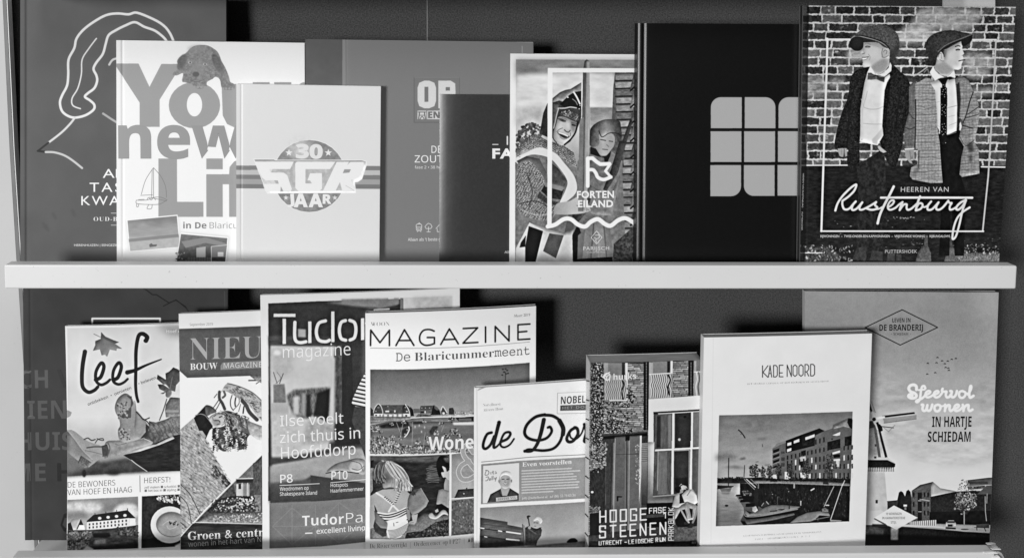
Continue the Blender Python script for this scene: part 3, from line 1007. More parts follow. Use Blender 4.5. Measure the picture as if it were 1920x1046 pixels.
B.f([385, 510, 440, 455, 560, 448, 680, 525, 692, 610, 640, 625, 540, 585, 440, 545], 66, n=20, ns=1.5).scatter([400, 520, 440, 470, 560, 460, 670, 530, 680, 600, 640, 610, 540, 565, 440, 530], 70, 1.2, 120, 215, 2.0, 75)
B.f([375, 565, 460, 560, 560, 600, 640, 635, 672, 640, 650, 760, 610, 850, 530, 930, 445, 985, 380, 965, 300, 895, 298, 800, 340, 690], ('h', 160, 182, 172, 130), sm=1, n=6, ns=6)
B.e(400, 720, 55, 60, 205, ft=4, a=.7).e(520, 690, 34, 60, 208, ft=3, a=.7).e(590, 820, 30, 40, 175, ft=3, a=.5).e(440, 935, 50, 35, 196, ft=3, a=.6)
B.f([560, 640, 650, 650, 640, 760, 600, 800, 575, 740], 118, ft=2, a=.7).f([310, 850, 380, 930, 470, 960, 440, 985, 340, 950], 120, ft=2, a=.5)
B.l([372, 590, 430, 592, 490, 625], 1.6, 70).f([385, 596, 440, 600, 492, 640, 440, 632, 400, 615], 62, ft=.6).f([575, 660, 645, 680, 640, 705, 580, 690], 55, ft=.6).l([430, 570, 500, 600], 1.2, 110).l([570, 640, 650, 660], 1.4, 80)
B.l([470, 755, 495, 780, 530, 790, 555, 765], 2.0, 95).l([440, 728, 390, 750, 355, 785], 1.2, 105).l([560, 800, 560, 850], 1.2, 110)
B.f([365, 790, 420, 798, 480, 825, 545, 850, 530, 875, 470, 880, 420, 855, 385, 825], 52, sm=1, ft=.5).l([388, 800, 440, 815, 520, 850], 2.4, 228).l([400, 860, 450, 895, 505, 888], 1.4, 125)
B.l([668, 640, 640, 780, 570, 890, 470, 980], 3, 34).l([300, 760, 300, 880, 350, 945], 1.6, 60)
# frame, wave, logo and lettering
B.z().f([1027, 128, 1300, 129, 1300, 136, 1036, 136.5, 1034.5, 424, 1026, 428], 234)
B.z(*Z6).l([848, 578, 900, 565, 960, 527, 1010, 527, 1060, 565, 1110, 578, 1150, 545, 1200, 527, 1250, 562, 1290, 572, 1340, 535, 1390, 520, 1440, 545, 1480, 575, 1530, 560], 8, 236)
B.l([1128, 295, 1128, 102, 1160, 100, 1190, 125, 1215, 142, 1280, 140], 7, 236, 0).l([1132, 182, 1165, 182, 1185, 205, 1200, 235, 1240, 250, 1290, 232], 6.5, 236).l([1285, 142, 1252, 190, 1290, 232], 5, 236, 0)
B.t('FORTEN', 1052, 378, 1312, 376, 46, 236, 'd', 0.035, 1.1).t('EILAND', 1060, 442, 1306, 441, 46, 236, 'd', 0.035, 1.1)
B.t('PARIJSCH', 1096, 743, 1278, 741, 24, 205, 'd', 0.01, 1.15).t('CULEMBORG', 1120, 764, 1250, 763, 12, 200)
B.l([1190, 610, 1228, 655, 1190, 700, 1152, 655], .9, 215, 0, closed=True).l([1180, 640, 1205, 638, 1210, 655, 1185, 668, 1190, 690], .9, 215).l([1172, 655, 1185, 660], .9, 215)
B.finish()

# ---- black linen book
B = Book('hardcover_book', 'black hardcover with a grey tiled window emblem and a shiny hinge', 'book',
         (1197, 44), (1562, 46), (1194, 490), (1551, 490), 1.035, ZU, 0.018, kind='hard', tone=17, edge=14, spine=12, pages=150,
         groove=[(0.030, 0.0085, 0.0016)], fold=0.0022, foldw=0.012, rough=0.36, spec=0.45)
B.f([1100, 0, 1700, 0, 1700, 700, 1100, 700], 9, n=5, ns=1.2)
B.z(1300, 160, 4.359)
gt = 170


def pane(x0, y0, x1, y1, rnd=''):
    p = []
    for c, (x, y, a0) in {'a': (x0, y0, 180), 'b': (x1, y0, 270), 'c': (x1, y1, 0), 'd': (x0, y1, 90)}.items():
        if c in rnd:
            r = 82
            ox = x + (r if x == x0 else -r)
            oy = y + (r if y == y0 else -r)
            for k in range(9):
                t = math.radians(a0 + k * 90 / 8)
                p += [ox + r * math.cos(t), oy + r * math.sin(t)]
        else:
            p += [x, y]
    B.f(p, gt)


pane(143, 99, 396, 352, 'a')
pane(420, 99, 671, 352, 'b')
pane(696, 99, 950, 352, 'a')
pane(141, 377, 393, 628)
pane(415, 377, 668, 628)
pane(691, 377, 950, 628)
pane(139, 653, 390, 907, 'c')
pane(413, 653, 664, 905, 'd')
pane(688, 653, 945, 903)
B.z()
B.finish()

# ---- tall book with the two boys in caps
B = Book('hardcover_book', 'tall hardcover showing two boys in flat caps before a brick wall', 'book',
         (1506, 11), (1905, 13.5), (1500, 490), (1873.5, 490), 1.022, ZU, 0.011, kind='hard', photo=True, tone=60, edge=90, spine=30,
         groove=[(0.03, 0.005, 0.0004)], rough=0.45)
E2, E3, E4, E5 = (1490, 30, 6.971), (1690, 30, 6.971), (1540, 170, 6.972), (1680, 170, 5.811)
R2, R3 = (1480, 0, 3.875), (1480, 260, 3.487)
B.bricks([1480, 0, 1930, 0, 1930, 312, 1480, 312], 30, 15.9, 3.1, 182, 48, 112, n=26)
B.z(*R2)
for q, tn in (([950, 70, 1200, 55, 1390, 90, 1380, 150, 1150, 190, 1050, 230, 860, 250, 830, 200, 900, 150], 190), ([1100, 150, 1350, 140, 1330, 200, 1150, 220], 168), ([800, 230, 1000, 200, 1010, 300, 800, 310], 205),
              ([1260, 400, 1450, 400, 1480, 500, 1300, 480], 178), ([420, 370, 540, 360, 540, 440, 430, 450], 175), ([110, 580, 260, 570, 250, 690, 100, 690], 150), ([1290, 480, 1450, 520, 1440, 560, 1300, 570], 195), ([300, 560, 400, 570, 390, 620, 290, 640], 155), ([1350, 640, 1480, 640, 1470, 690, 1350, 690], 175)):
    B.f(q, tn, sm=1, ft=5, a=.75, n=40, ns=4, nx=8)
B.z().f([1480, 311, 1930, 311, 1930, 620, 1480, 620], ('v', 34, 30, 36, 40), n=12, ns=3, nx=9)
B.l([1490, 310.5, 1595, 310], 2.2, 205, 0).l([1840, 313, 1905, 314], 2.6, 210, 0)
B.z(*R3)
B.f([60, 715, 250, 705, 330, 760, 330, 860, 60, 860], 70, ft=3, n=40, ns=2).scatter([60, 700, 420, 690, 420, 860, 60, 860], 150, 2.2, 70, 190, 2.2)
B.f([1080, 730, 1160, 745, 1400, 750, 1400, 860, 1090, 860], 125, ft=1, n=55, ns=1.6).scatter([1090, 690, 1400, 690, 1400, 760, 1100, 760], 90, 2, 60, 200, 1.6)
B.l([60, 748, 215, 746], 1.6, 215, 0)
B.scatter([230, 500, 1380, 480, 1380, 690, 230, 690], 26, 1.3, 90, 190, 2.5, 0).scatter([660, 510, 820, 510, 820, 525, 660, 525], 22, 1.4, 120, 200, 2.5, 0)
B.scatter([600, 640, 1380, 640, 1380, 720, 600, 720], 60, 1.6, 50, 110, 2.2, 0)
# printed frame behind the boys
B.z().l([1867.5, 75, 1861, 200, 1853, 330, 1842.5, 433.5], 3.2, 172, 0).l([1551.5, 74, 1868, 75], 2.6, 198, 0)
# boots, trousers
B.z(*R3)
for q, tn in (([440, 180, 620, 60, 640, 400, 640, 560, 580, 740, 610, 800, 525, 800, 540, 720, 530, 560, 520, 700, 500, 800, 412, 800, 440, 720, 440, 540, 450, 400], 41), ([412, 790, 440, 718, 502, 700, 500, 800], 58), ([525, 795, 545, 730, 612, 740, 610, 800], 60)):
    B.f(q, tn, n=16, ns=4)
B.f([825, 805, 840, 745, 872, 700, 905, 698, 925, 745, 928, 805], 92, n=22, ns=2).f([884, 630, 905, 630, 905, 700, 882, 700], 78, n=15, ns=3).f([1012, 805, 1030, 725, 1055, 700, 1085, 720, 1108, 805], 96, n=22, ns=2).f([1040, 640, 1062, 640, 1066, 702, 1042, 702], 70, n=15, ns=3)
B.f([635, 805, 645, 740, 690, 740, 690, 805], 66, n=12, ns=3).f([696, 800, 700, 755, 732, 755, 735, 800], 60, n=12, ns=3)
B.l([450, 560, 470, 640], 2, 52).l([560, 480, 560, 640], 2, 50).l([590, 330, 600, 420], 2.5, 46)
B.z(*E5).f([455, 470, 560, 480, 660, 430, 700, 450, 690, 520, 740, 610, 715, 720, 705, 930, 760, 1100, 740, 1800, 640, 1800, 600, 1200, 580, 1800, 470, 1800, 500, 1046, 490, 800], 22, n=6)
# left boy: coat, shirt
B.z()
coat = [1590, 182, 1594, 150, 1604, 134, 1630, 126, 1650, 132, 1672, 122, 1689, 136, 1702, 148, 1709, 175, 1706, 215, 1696, 240, 1692, 272, 1684, 300, 1678, 314, 1669, 312, 1655, 285, 1650, 268, 1640, 262, 1613, 262, 1611, 311, 1592, 314, 1588, 300, 1589, 278, 1566, 278, 1568, 250, 1578, 212]
B.f(coat, 34, sm=1, n=22, ns=2.2)
B.scatter(coat, 900, 1.1, 14, 84, 2.0)
B.l([1603, 160, 1594, 200, 1590, 240, 1588, 275], 3, 26, a=.8).l([1690, 160, 1684, 200, 1680, 240], 3, 24, a=.7).l([1668, 150, 1664, 190, 1660, 230, 1657, 255], 2.4, 24, a=.8)
B.z().f([1626, 137, 1640, 146, 1668, 139, 1669, 145, 1663, 155, 1658.5, 170, 1656, 204, 1654, 237, 1656, 254, 1645.5, 272.8, 1630, 270, 1612, 265, 1613, 240, 1613, 204, 1618, 172, 1621, 155], 219, n=9, ns=12)
B.z(*E4)
for q in ([560, 225, 640, 245, 740, 240, 805, 210], [545, 430, 660, 440, 795, 440], [600, 10, 580, 100, 540, 250, 530, 480], [690, 660, 800, 560], [520, 110, 560, 220]):
    B.l(q, 1.1, 178)
B.e(530, 640, 5, 5, 90)
B.f([660, 640, 735, 560, 800, 480, 805, 585, 735, 660, 735, 712, 670, 690], 196, ft=.6)
B.f([212, 757, 330, 755, 337, 855, 312, 868, 300, 800, 285, 870, 262, 868, 235, 855, 222, 810], 150).l([300, 765, 298, 830], 1, 60).l([260, 770, 262, 840], .7, 110)
B.f([735, 740, 752, 716, 800, 760, 855, 802, 810, 816, 765, 792], 170)
# left boy: head
B.z(*E2)
B.f([895, 345, 1000, 340, 1100, 355, 1150, 400, 1200, 420, 1245, 460, 1240, 520, 1235, 600, 1230, 655, 1180, 725, 1100, 765, 1050, 745, 1010, 690, 985, 662, 950, 666, 905, 652, 893, 610, 885, 580, 893, 560, 868, 530, 872, 512, 850, 490, 880, 452, 893, 420], 186, n=4, ns=8)
B.f([990, 668, 1050, 620, 1140, 565, 1235, 560, 1232, 650, 1180, 725, 1100, 762, 1050, 742], 140, ft=2, a=.8)
B.f([895, 350, 1010, 345, 1150, 395, 1150, 430, 1000, 385, 900, 400], 150, ft=1.5, a=.7)
B.e(1030, 500, 80, 70, 204, ft=5, a=.7).e(880, 480, 18, 24, 202, ft=1, a=.7).e(940, 620, 30, 30, 205, ft=3, a=.6)
B.l([925, 408, 950, 400, 985, 408], 1.8, 70).l([932, 418, 975, 420], 1.0, 110).l([905, 372, 945, 362, 990, 375], 1.3, 120).l([880, 500, 905, 495, 915, 488], 1.2, 110)
B.f([885, 545, 920, 545, 962, 540, 945, 560, 915, 572, 890, 572], 236, sm=1).l([882, 545, 920, 545, 965, 538], 1.2, 60).l([895, 578, 930, 572, 955, 550], .9, 120).l([960, 500, 985, 540, 975, 580], .9, 150)
B.f([1155, 470, 1170, 430, 1205, 425, 1243, 460, 1225, 520, 1180, 545, 1140, 545, 1148, 520], 172, sm=1).l([1160, 475, 1180, 450, 1205, 465, 1195, 500], 1.2, 110).l([1140, 540, 1180, 545, 1225, 522], 1, 105).l([1150, 430, 1140, 480, 1145, 530], 1.4, 120)
B.f([985, 662, 950, 740, 945, 780, 1010, 760, 1062, 775, 1180, 792, 1262, 722, 1268, 650, 1245, 608, 1228, 680, 1170, 735, 1100, 768, 1048, 745, 1010, 690], 232)
B.l([1048, 748, 1062, 775], .9, 150).l([1062, 775, 1100, 770, 1180, 745], .8, 170)
B.f([955, 745, 1000, 745, 1062, 790, 1060, 830, 1000, 838, 950, 835, 955, 790], 92, n=10, ns=3).f([1075, 800, 1180, 800, 1170, 870, 1120, 855, 1070, 830], 84, n=10, ns=3).f([1052, 790, 1080, 795, 1076, 832, 1055, 828], 110).l([960, 800, 1050, 800], .9, 55).l([1080, 815, 1165, 825], .9, 50)
B.l([1180, 795, 1245, 755], 1.2, 60)
cap_l = [712, 380, 740, 290, 800, 235, 850, 200, 940, 150, 1060, 120, 1180, 125, 1280, 175, 1340, 240, 1368, 320, 1366, 430, 1330, 530, 1290, 575, 1245, 565, 1240, 450, 1160, 385, 1080, 345, 960, 320, 880, 300, 800, 285, 760, 310, 735, 350]
B.f(cap_l, 78, sm=1, n=26, ns=2)
B.scatter(cap_l, 300, 1.0, 45, 128, 1.6)
B.f([1250, 480, 1366, 330, 1366, 430, 1330, 530, 1290, 575, 1245, 565], 50, ft=3, a=.7)
B.f([715, 372, 745, 300, 800, 275, 890, 285, 900, 340, 892, 420, 845, 458, 780, 455, 735, 420], 38, sm=1).f([890, 285, 1000, 310, 1100, 345, 1000, 345, 900, 350], 46)
B.l([735, 300, 800, 262, 900, 280, 1050, 318, 1150, 362, 1225, 420], 1.1, 150).l([790, 255, 900, 265, 1050, 305, 1160, 350, 1240, 430], 2.0, 34)
# right boy: coat
B.z(*E5)
panL = [210, -70, 330, -140, 400, -120, 425, 0, 445, 200, 455, 440, 475, 560, 490, 800, 508, 1005, 380, 1010, 180, 970, 150, 930, 165, 840, 235, 800, 240, 640, 208, 640, 205, 300]
panR = [640, -120, 700, -170, 790, -110, 840, 0, 900, 150, 910, 260, 885, 420, 850, 560, 900, 640, 910, 905, 720, 942, 690, 915, 712, 720, 740, 610, 685, 520, 710, 400, 740, 350, 700, 300, 660, 200, 655, 0]
arm = [140, -40, 190, -100, 240, -80, 215, 100, 215, 300, 200, 632, 95, 635, 88, 500, 95, 400, 140, 240]
for q, tn in ((arm, 104), (panL, 156), (panR, 144)):
    B.f(q, tn, n=22, ns=2.2)
    B.hatch(q, -2, 5.6, .9, 60, .42, jit=2).hatch(q, -2, 13.5, 2.0, 80, .36, jit=3).hatch(q, 88, 6.5, .8, 80, .34, jit=2).hatch(q, 88, 3.1, .6, 185, .2, jit=1)
B.l([212, 100, 214, 300, 205, 640], 2.4, 40, a=.8).l([95, 400, 150, 420, 205, 400], 2, 50, a=.7).l([140, 240, 180, 300, 205, 310], 1.6, 50, a=.7).l([250, 660, 245, 840], 2.4, 70, a=.7)
B.l([840, 20, 800, 130, 770, 250, 730, 350], 2.2, 45, a=.8).l([900, 180, 780, 260], 2, 60, a=.7).l([760, 300, 900, 260], 1.8, 55, a=.7).l([690, 500, 760, 600, 850, 540], 1.4, 60, a=.7).l([720, 380, 830, 410], 2, 40, a=.8)
B.f([760, 590, 830, 560, 850, 660, 800, 680], 45, ft=2, a=.7).f([790, 700, 830, 690, 830, 780, 800, 780], 50, ft=2, a=.6).f([150, 930, 240, 800, 270, 840, 200, 960], 85, ft=3, a=.5)
B.f([658, -60, 690, -100, 705, 100, 690, 300, 700, 440, 660, 450, 668, 200], 42, ft=.6, a=.8)
B.f([690, 430, 692, 360, 705, 340, 714, 400, 700, 440], 220)
B.f([98, 645, 195, 640, 202, 750, 182, 766, 176, 700, 165, 760, 182, 800, 150, 790, 128, 760, 100, 720], 152, sm=0).l([150, 660, 160, 750], .8, 95).l([98, 640, 195, 633], 2, 232, 0)
B.f([375, -80, 425, 0, 432, 100, 445, 240, 450, 400, 478, 440, 560, 482, 660, 440, 666, 160, 655, 0, 640, -130, 560, -110, 430, -110], 220, n=8, ns=10)
B.l([560, 190, 660, 165], 1.2, 165).l([560, 290, 640, 270], .9, 180).l([440, 130, 480, 120], 1, 165).l([440, 380, 478, 395], 1, 165).l([580, 380, 655, 350], 1, 180).l([570, 480, 655, 455], 1.6, 120)
# right boy: head
B.z(*E3)
B.f([590, 430, 700, 370, 785, 322, 798, 400, 795, 440, 822, 495, 800, 515, 805, 540, 812, 560, 800, 580, 802, 600, 785, 640, 782, 690, 742, 708, 690, 702, 680, 725, 600, 785, 520, 775, 440, 705, 432, 640, 450, 560, 470, 540, 560, 560], 192, n=4, ns=8)
B.f([436, 640, 560, 600, 640, 665, 700, 702, 680, 725, 600, 785, 520, 772, 440, 705], 148, ft=2, a=.85)
B.f([590, 430, 700, 372, 785, 325, 790, 350, 700, 400, 600, 460], 150, ft=1.2, a=.6)
B.e(670, 540, 60, 60, 208, ft=5, a=.6)
B.f([462, 560, 470, 500, 510, 470, 545, 500, 556, 545, 556, 592, 500, 590], 188, sm=1).l([480, 540, 500, 495, 525, 500], 1.2, 110).l([500, 575, 530, 590, 556, 592], 1, 120).l([520, 510, 525, 560], 1, 130)
B.f([555, 470, 600, 420, 585, 500, 565, 560], 120, ft=.8)
B.l([705, 405, 740, 392, 768, 400], 1.6, 50).l([715, 448, 740, 440, 762, 445], 2, 40).l([722, 458, 755, 460], .8, 130).l([750, 592, 790, 582, 812, 578], 1.5, 50).e(826, 578, 10, 8, 40).l([790, 520, 808, 518], .9, 120)
B.f([418, 655, 370, 740, 440, 850, 500, 815, 560, 802, 500, 772, 440, 712], 234).f([600, 800, 690, 715, 708, 800, 700, 815, 640, 795, 610, 815], 234).l([370, 740, 440, 850, 560, 802], .8, 150)
B.f([475, 825, 560, 812, 630, 795, 665, 800, 600, 840, 578, 900, 600, 1046, 600, 1180, 512, 1180, 510, 1046, 535, 900], 28, n=6, ns=2)
B.z(*E5).f([485, -30, 555, -30, 556, 420, 548, 560, 515, 592, 478, 560, 485, 200], 26, n=6, ns=2)
for k in range(46):
    y = -60 + k * 14 + 4 * math.sin(k * 3)
    if (k // 5) % 3 != 2:
        B.e(520 + 22 * math.sin(k * 2.4), y, 4, 4, 215)
B.z(*E3)
cap_r = [315, 390, 340, 310, 420, 240, 540, 200, 680, 190, 800, 215, 900, 235, 928, 270, 790, 330, 700, 375, 600, 430, 520, 470, 470, 540, 445, 640, 400, 655, 370, 590, 330, 490]
B.f(cap_r, 56, sm=1, n=20, ns=2.2).scatter(cap_r, 160, 1, 35, 92, 1.8)
B.f([785, 322, 850, 285, 922, 255, 928, 275, 920, 325, 870, 372, 802, 398], 36, sm=1).l([480, 470, 560, 400, 650, 352, 780, 300, 920, 245], 1.3, 112).l([520, 455, 600, 405, 700, 350, 800, 315], 2, 30)
B.f([340, 400, 430, 400, 440, 640, 400, 655, 370, 590], 40, ft=3, a=.7)
B.l([160, 790, 230, 750, 340, 670], 2.2, 165).l([300, 740, 340, 700, 360, 760], 2.4, 120)
# left part of the printed frame, spine strip and lettering
B.z().l([1551.5, 73.5, 1549, 160, 1544, 300, 1540, 433.5], 4, 212, 0).l([1539, 433.5, 1844, 433.8], 3, 198, 0)
B.f([1490, 0, 1517, 0, 1514, 200, 1509, 490, 1507, 620, 1480, 620], 22, a=.72)
B.z(*R3)
B.z(1555, 335, 6.982)
for q, w in (([78, 418, 110, 320, 180, 220, 270, 130, 340, 80, 352, 95, 320, 165, 250, 235, 172, 290], 4.2), ([172, 290, 170, 340, 190, 395, 230, 405, 270, 385, 300, 350, 345, 300], 4.2), ([345, 300, 310, 340, 293, 395, 312, 412, 350, 398, 385, 365, 430, 312], 4.2),
             ([430, 312, 402, 360, 395, 400, 422, 408, 465, 392, 530, 358, 612, 308], 4.0), ([612, 308, 596, 345, 628, 378, 600, 402, 545, 408, 490, 392], 4.2), ([600, 404, 650, 395, 692, 372], 3.4),
             ([842, 105, 790, 210, 722, 340, 662, 470, 632, 585], 5.0), ([675, 250, 1200, 249, 1870, 251], 4.2), ([764, 378, 820, 342, 846, 302, 832, 284, 798, 296, 768, 345, 768, 392, 802, 408, 862, 384, 912, 340, 958, 308], 4.0),
             ([958, 308, 938, 350, 920, 412], 4.2), ([925, 405, 972, 342, 1012, 338, 1010, 375, 1022, 406, 1062, 400, 1110, 362, 1150, 325], 4.2), ([1187, 235, 1165, 290, 1142, 370, 1132, 414], 4.6), ([1138, 385, 1172, 328, 1208, 326, 1220, 355, 1190, 398, 1134, 416], 4.2), ([1215, 368, 1250, 372, 1290, 350, 1332, 300], 3.6),
             ([1332, 300, 1292, 350, 1285, 400, 1312, 410, 1355, 392, 1428, 312], 4.2), ([1428, 312, 1402, 360, 1402, 400, 1440, 406, 1492, 370, 1556, 290], 4.2), ([1556, 290, 1572, 318, 1602, 320, 1578, 360, 1578, 404, 1612, 402, 1656, 376], 4.0),
             ([1786, 280, 1722, 312, 1672, 360, 1660, 396, 1690, 406, 1742, 362, 1788, 284], 4.6), ([1788, 284, 1742, 420, 1702, 600, 1662, 740, 1626, 790, 1611, 768, 1628, 640, 1672, 520, 1742, 440, 1836, 378], 4.2)):
    B.l(q, w, 202)
B.z(*R3)
B.t('HEEREN VAN', 728, 348, 1040, 347, 31, 205, 'd', 0.0, 1.15)
B.t('RIJWONINGEN  –  TWEE-ONDER-EEN-KAPWONINGEN  –  VRIJSTAANDE WONING  –  RIJBUNGALOWS', 203, 645, 1050, 645, 15, 212, 'd', 0.012)
B.t('PUTTERSHOEK', 625, 748, 834, 747, 21, 205, 'd', 0.0, 1.1)
B.t('HEEREN VAN RUSTENBURG', 88, 228, 82, 450, 8, 190, 'd').t('PUTTERSHOEK', 80, 480, 78, 600, 8, 190, 'd')
B.z()
B.finish()


# ================================================================== lower shelf
Z7, Z8, Z9 = (0, 530, 4.023), (0, 780, 3.931), (320, 560, 4.358)
Z10 = (320, 790, 4.087)
# ---- large dark book at the left end
B = Book('softcover_book', 'large dark grey book with ghosted capital letters at the left end', 'book',
         (43, 541), (427, 541), (47, 1028), (424, 1028), 1.073, ZL, 0.009, tone=67, edge=60, spine=56, pages=120, rough=0.6, spec=0.1,
         groove=[(0.035, 0.006, 0.0006)])
B.f([0, 500, 500, 500, 500, 1200, 0, 1200], 58, n=5, ns=40)
B.z(*Z7)
B.l([1060, 30, 1105, 55, 1150, 90, 1180, 90, 1275, 152, 1330, 130, 1405, 190], 1.8, 22, 0)
B.z(*Z9).l([-60, 60, 0, 30, 40, 10, 120, 62, 145, 105], 1.6, 22, 0).l([440, -60, 445, 180], .8, 90, 0)
B.z(*Z7).l([696, 400, 696, 270, 1207, 270, 1207, 400], 3.6, 232, 0)
B.t('CH', 150, 795, 365, 792, 135, 74, 'sb').t('IEN', 208, 1026, 500, 1022, 137, 72, 'sb')
B.t('VAN', 430, 790, 850, 786, 135, 20, 'sb')
B.z(*Z8).t('HUIS', 130, 250, 540, 246, 132, 74, 'sb').t('ME', 80, 480, 340, 476, 132, 72, 'sb').t('HOF', 423, 478, 800, 474, 134, 14, 'sb')
B.f([470, 720, 445, 800, 470, 845, 520, 860, 520, 700], 30).f([476, 750, 462, 800, 480, 820, 520, 830, 520, 740], 62)
B.finish()

# ---- leef magazine
B = Book('magazine', 'white magazine with a black brush title and hiking boots on its cover', 'magazine',
         (122, 611), (440, 601), (125, 1030), (440, 1017), 1.051, ZL, 0.004, d1=0.004, d2=0.012, photo=True, bow=0.004, tone=236, edge=228, pages=190)
G1, G2 = (120, 610, 5.809), (120, 720, 5.809)
B.z(*G1)
B.f([34, 30, 700, 18, 1850, -20, 1850, 1500, 900, 1580, 34, 1640], ('v', 214, 216, 208, 216, 175, 110), n=5, ns=30)
B.f([1000, 0, 1850, -30, 1850, 160, 1150, 110], 120, ft=8, a=.7)
B.z(*G2).f([34, 700, 400, 850, 700, 800, 1250, 500, 1850, 400, 1850, 900, 1262, 940, 400, 985, 34, 1003], ('v', 150, 120, 70, 50), ft=3, n=14, ns=10)
B.f([34, 640, 300, 900, 34, 1003], 135, ft=6, a=.6).e(220, 970, 20, 40, 30, ft=1).e(540, 955, 70, 30, 40, ft=3)
# log
B.f([645, 775, 900, 665, 1190, 560, 1260, 540, 1850, 300, 1850, 905, 1262, 942, 910, 948, 735, 825], 36, n=14, ns=3, nx=10)
B.f([660, 765, 720, 735, 880, 655, 1000, 655, 1180, 562, 1205, 590, 1040, 660, 830, 730], 175, n=14, ns=5).l([735, 825, 790, 870, 905, 948], 1.4, 190).l([650, 778, 735, 830], 1, 150)
# trousers and boots
B.f([925, 400, 1000, 415, 1100, 385, 1180, 345, 1262, 345, 1850, 250, 1850, 420, 1262, 545, 1150, 570, 1000, 640, 940, 655, 860, 590, 925, 500], ('v', 175, 120, 70), n=30, ns=3).hatch([925, 450, 1250, 380, 1250, 545, 1000, 640, 880, 590], 60, 8, 2, 60, .4, jit=4)
B.f([455, 630, 600, 610, 800, 590, 940, 610, 960, 650, 830, 690, 650, 750, 470, 800, 440, 790], ('v', 165, 140, 112), sm=1, n=16, ns=6).l([480, 640, 500, 700, 470, 790], 2, 95).l([870, 590, 940, 620], 1, 210).l([560, 650, 600, 660, 680, 640], 1.4, 120)
B.f([410, 670, 470, 655, 490, 720, 470, 780, 420, 790, 405, 720], 75, n=10)
boot = [34, 500, 80, 495, 130, 520, 200, 580, 260, 620, 340, 650, 410, 670, 420, 780, 400, 800, 330, 860, 260, 910, 200, 900, 150, 850, 160, 810, 90, 770, 34, 735]
B.f(boot, 150, sm=0, n=8, ns=5).f([34, 510, 80, 545, 130, 620, 230, 730, 320, 830, 300, 850, 150, 830, 34, 735], 132, n=6, ns=4)
B.l([40, 500, 120, 600, 210, 720, 310, 820], 2, 162).f([150, 850, 185, 775, 240, 810, 300, 850, 260, 912, 200, 905], 100, n=34, ns=1.6).l([250, 690, 330, 680, 415, 680], 2.4, 85).l([220, 600, 260, 585, 300, 610, 340, 600], 2.2, 85).l([340, 640, 370, 600, 420, 590, 430, 610, 390, 605, 360, 590], 1.6, 75).l([230, 720, 330, 740, 410, 760], 1, 105)
sole = [660, 100, 720, 125, 765, 200, 785, 290, 840, 350, 900, 420, 910, 500, 880, 560, 830, 595, 700, 628, 640, 630, 598, 590, 588, 500, 610, 450, 600, 380, 560, 300, 556, 230, 590, 150]
B.f(sole, 142, sm=1, n=8, ns=4).f([790, 290, 900, 420, 925, 480, 880, 570, 830, 595, 770, 500, 780, 380], 145, sm=1, ft=.6, n=8).l([770, 180, 785, 300, 770, 460], 1.2, 108).f([890, 430, 930, 460, 905, 560, 850, 590, 830, 590, 890, 520], 60)
for k in range(26):
    a = k / 26
    B.l([690 + 60 * math.sin(a * 5), 130 + a * 240, 735 - 10 * a, 135 + a * 235], 1.6, 84, 0)
for k in range(44):
    B.e(570 + 115 * RNG.random() + 10, 190 + RNG.random() * 190, 10, 7, 78 + 88 * (k % 2), RNG.random() * 90)
for k in range(40):
    B.e(598 + 120 * RNG.random(), 475 + RNG.random() * 130, 10, 7, 76 + 92 * (k % 2), RNG.random() * 90)
B.l([790, 300, 830, 345, 870, 385, 930, 365], 2, 60).l([850, 370, 900, 400, 930, 440], 1.8, 55).l([930, 405, 985, 445], 1.6, 70)
# glove and stem with leaf
B.z(*G1).f([1110, 860, 1160, 780, 1240, 785, 1320, 800, 1320, 980, 1110, 1000, 1100, 920], 118, n=18, ns=3).hatch([1150, 780, 1240, 785, 1240, 830, 1130, 830], 90, 3, 1.2, 80, .6).r(1105, 920, 1250, 945, 150)
B.l([1120, 800, 1080, 930, 1040, 1030], 2, 95, 0)
B.f([1150, 690, 1110, 640, 1020, 640, 1040, 690, 1100, 720, 1050, 740, 1080, 745, 1150, 700, 1210, 720, 1230, 600, 1250, 480, 1190, 455, 1150, 500, 1105, 520, 1110, 590, 1020, 535, 1010, 580, 1080, 640], 84, n=14, ns=4)
B.f([1155, 690, 1230, 640, 1300, 560, 1300, 480, 1240, 490, 1180, 470, 1110, 530, 1130, 640], 76, n=12, ns=4).l([1155, 690, 1180, 560], .9, 130).l([1150, 680, 1060, 590], .9, 125).e(1140, 740, 32, 48, 120, 20, n=14, ns=3)
# falling leaf
B.f([405, 72, 450, 120, 530, 155, 600, 182, 555, 198, 580, 215, 632, 252, 575, 250, 572, 275, 500, 262, 470, 340, 445, 318, 410, 325, 390, 260, 315, 275, 340, 215, 340, 170, 400, 145], 118, n=8, ns=8).f([405, 72, 450, 120, 530, 155, 600, 182, 560, 198, 470, 160, 405, 130], 92).l([325, 92, 400, 128], 1, 110, 0)
B.f([34, 920, 60, 930, 85, 945, 70, 985, 34, 1005], 158)
# brush lettering
for q, a, b in (([228, 285, 205, 420, 195, 560, 205, 670, 265, 725, 330, 705, 368, 668], 8.2, 6), ([345, 590, 400, 560, 435, 450, 405, 408, 350, 500, 350, 600, 400, 645, 460, 625, 500, 590], 7.2, 5), ([545, 590, 590, 560, 625, 450, 595, 405, 540, 490, 535, 600, 590, 640, 650, 620, 693, 582], 7.2, 4.4),
                ([893, 165, 905, 125, 855, 90, 810, 120, 785, 270, 783, 450, 780, 640, 790, 760, 808, 828], 8.4, 5), ([690, 510, 780, 485, 900, 430, 1060, 368], 8.5, 2)):
    B.l(q, a, 18, w2=b)
B.e(890, 165, 24, 20, 18)
B.t('ontdekken  •  genieten', 264, 872, 735, 690, 32, 44, 's', 0.004).t('• beleven', 815, 648, 1003, 580, 32, 44, 's', 0.004)
B.t('Hoef en Haag', 1117, 80, 1440, 72, 32, 236, 's')
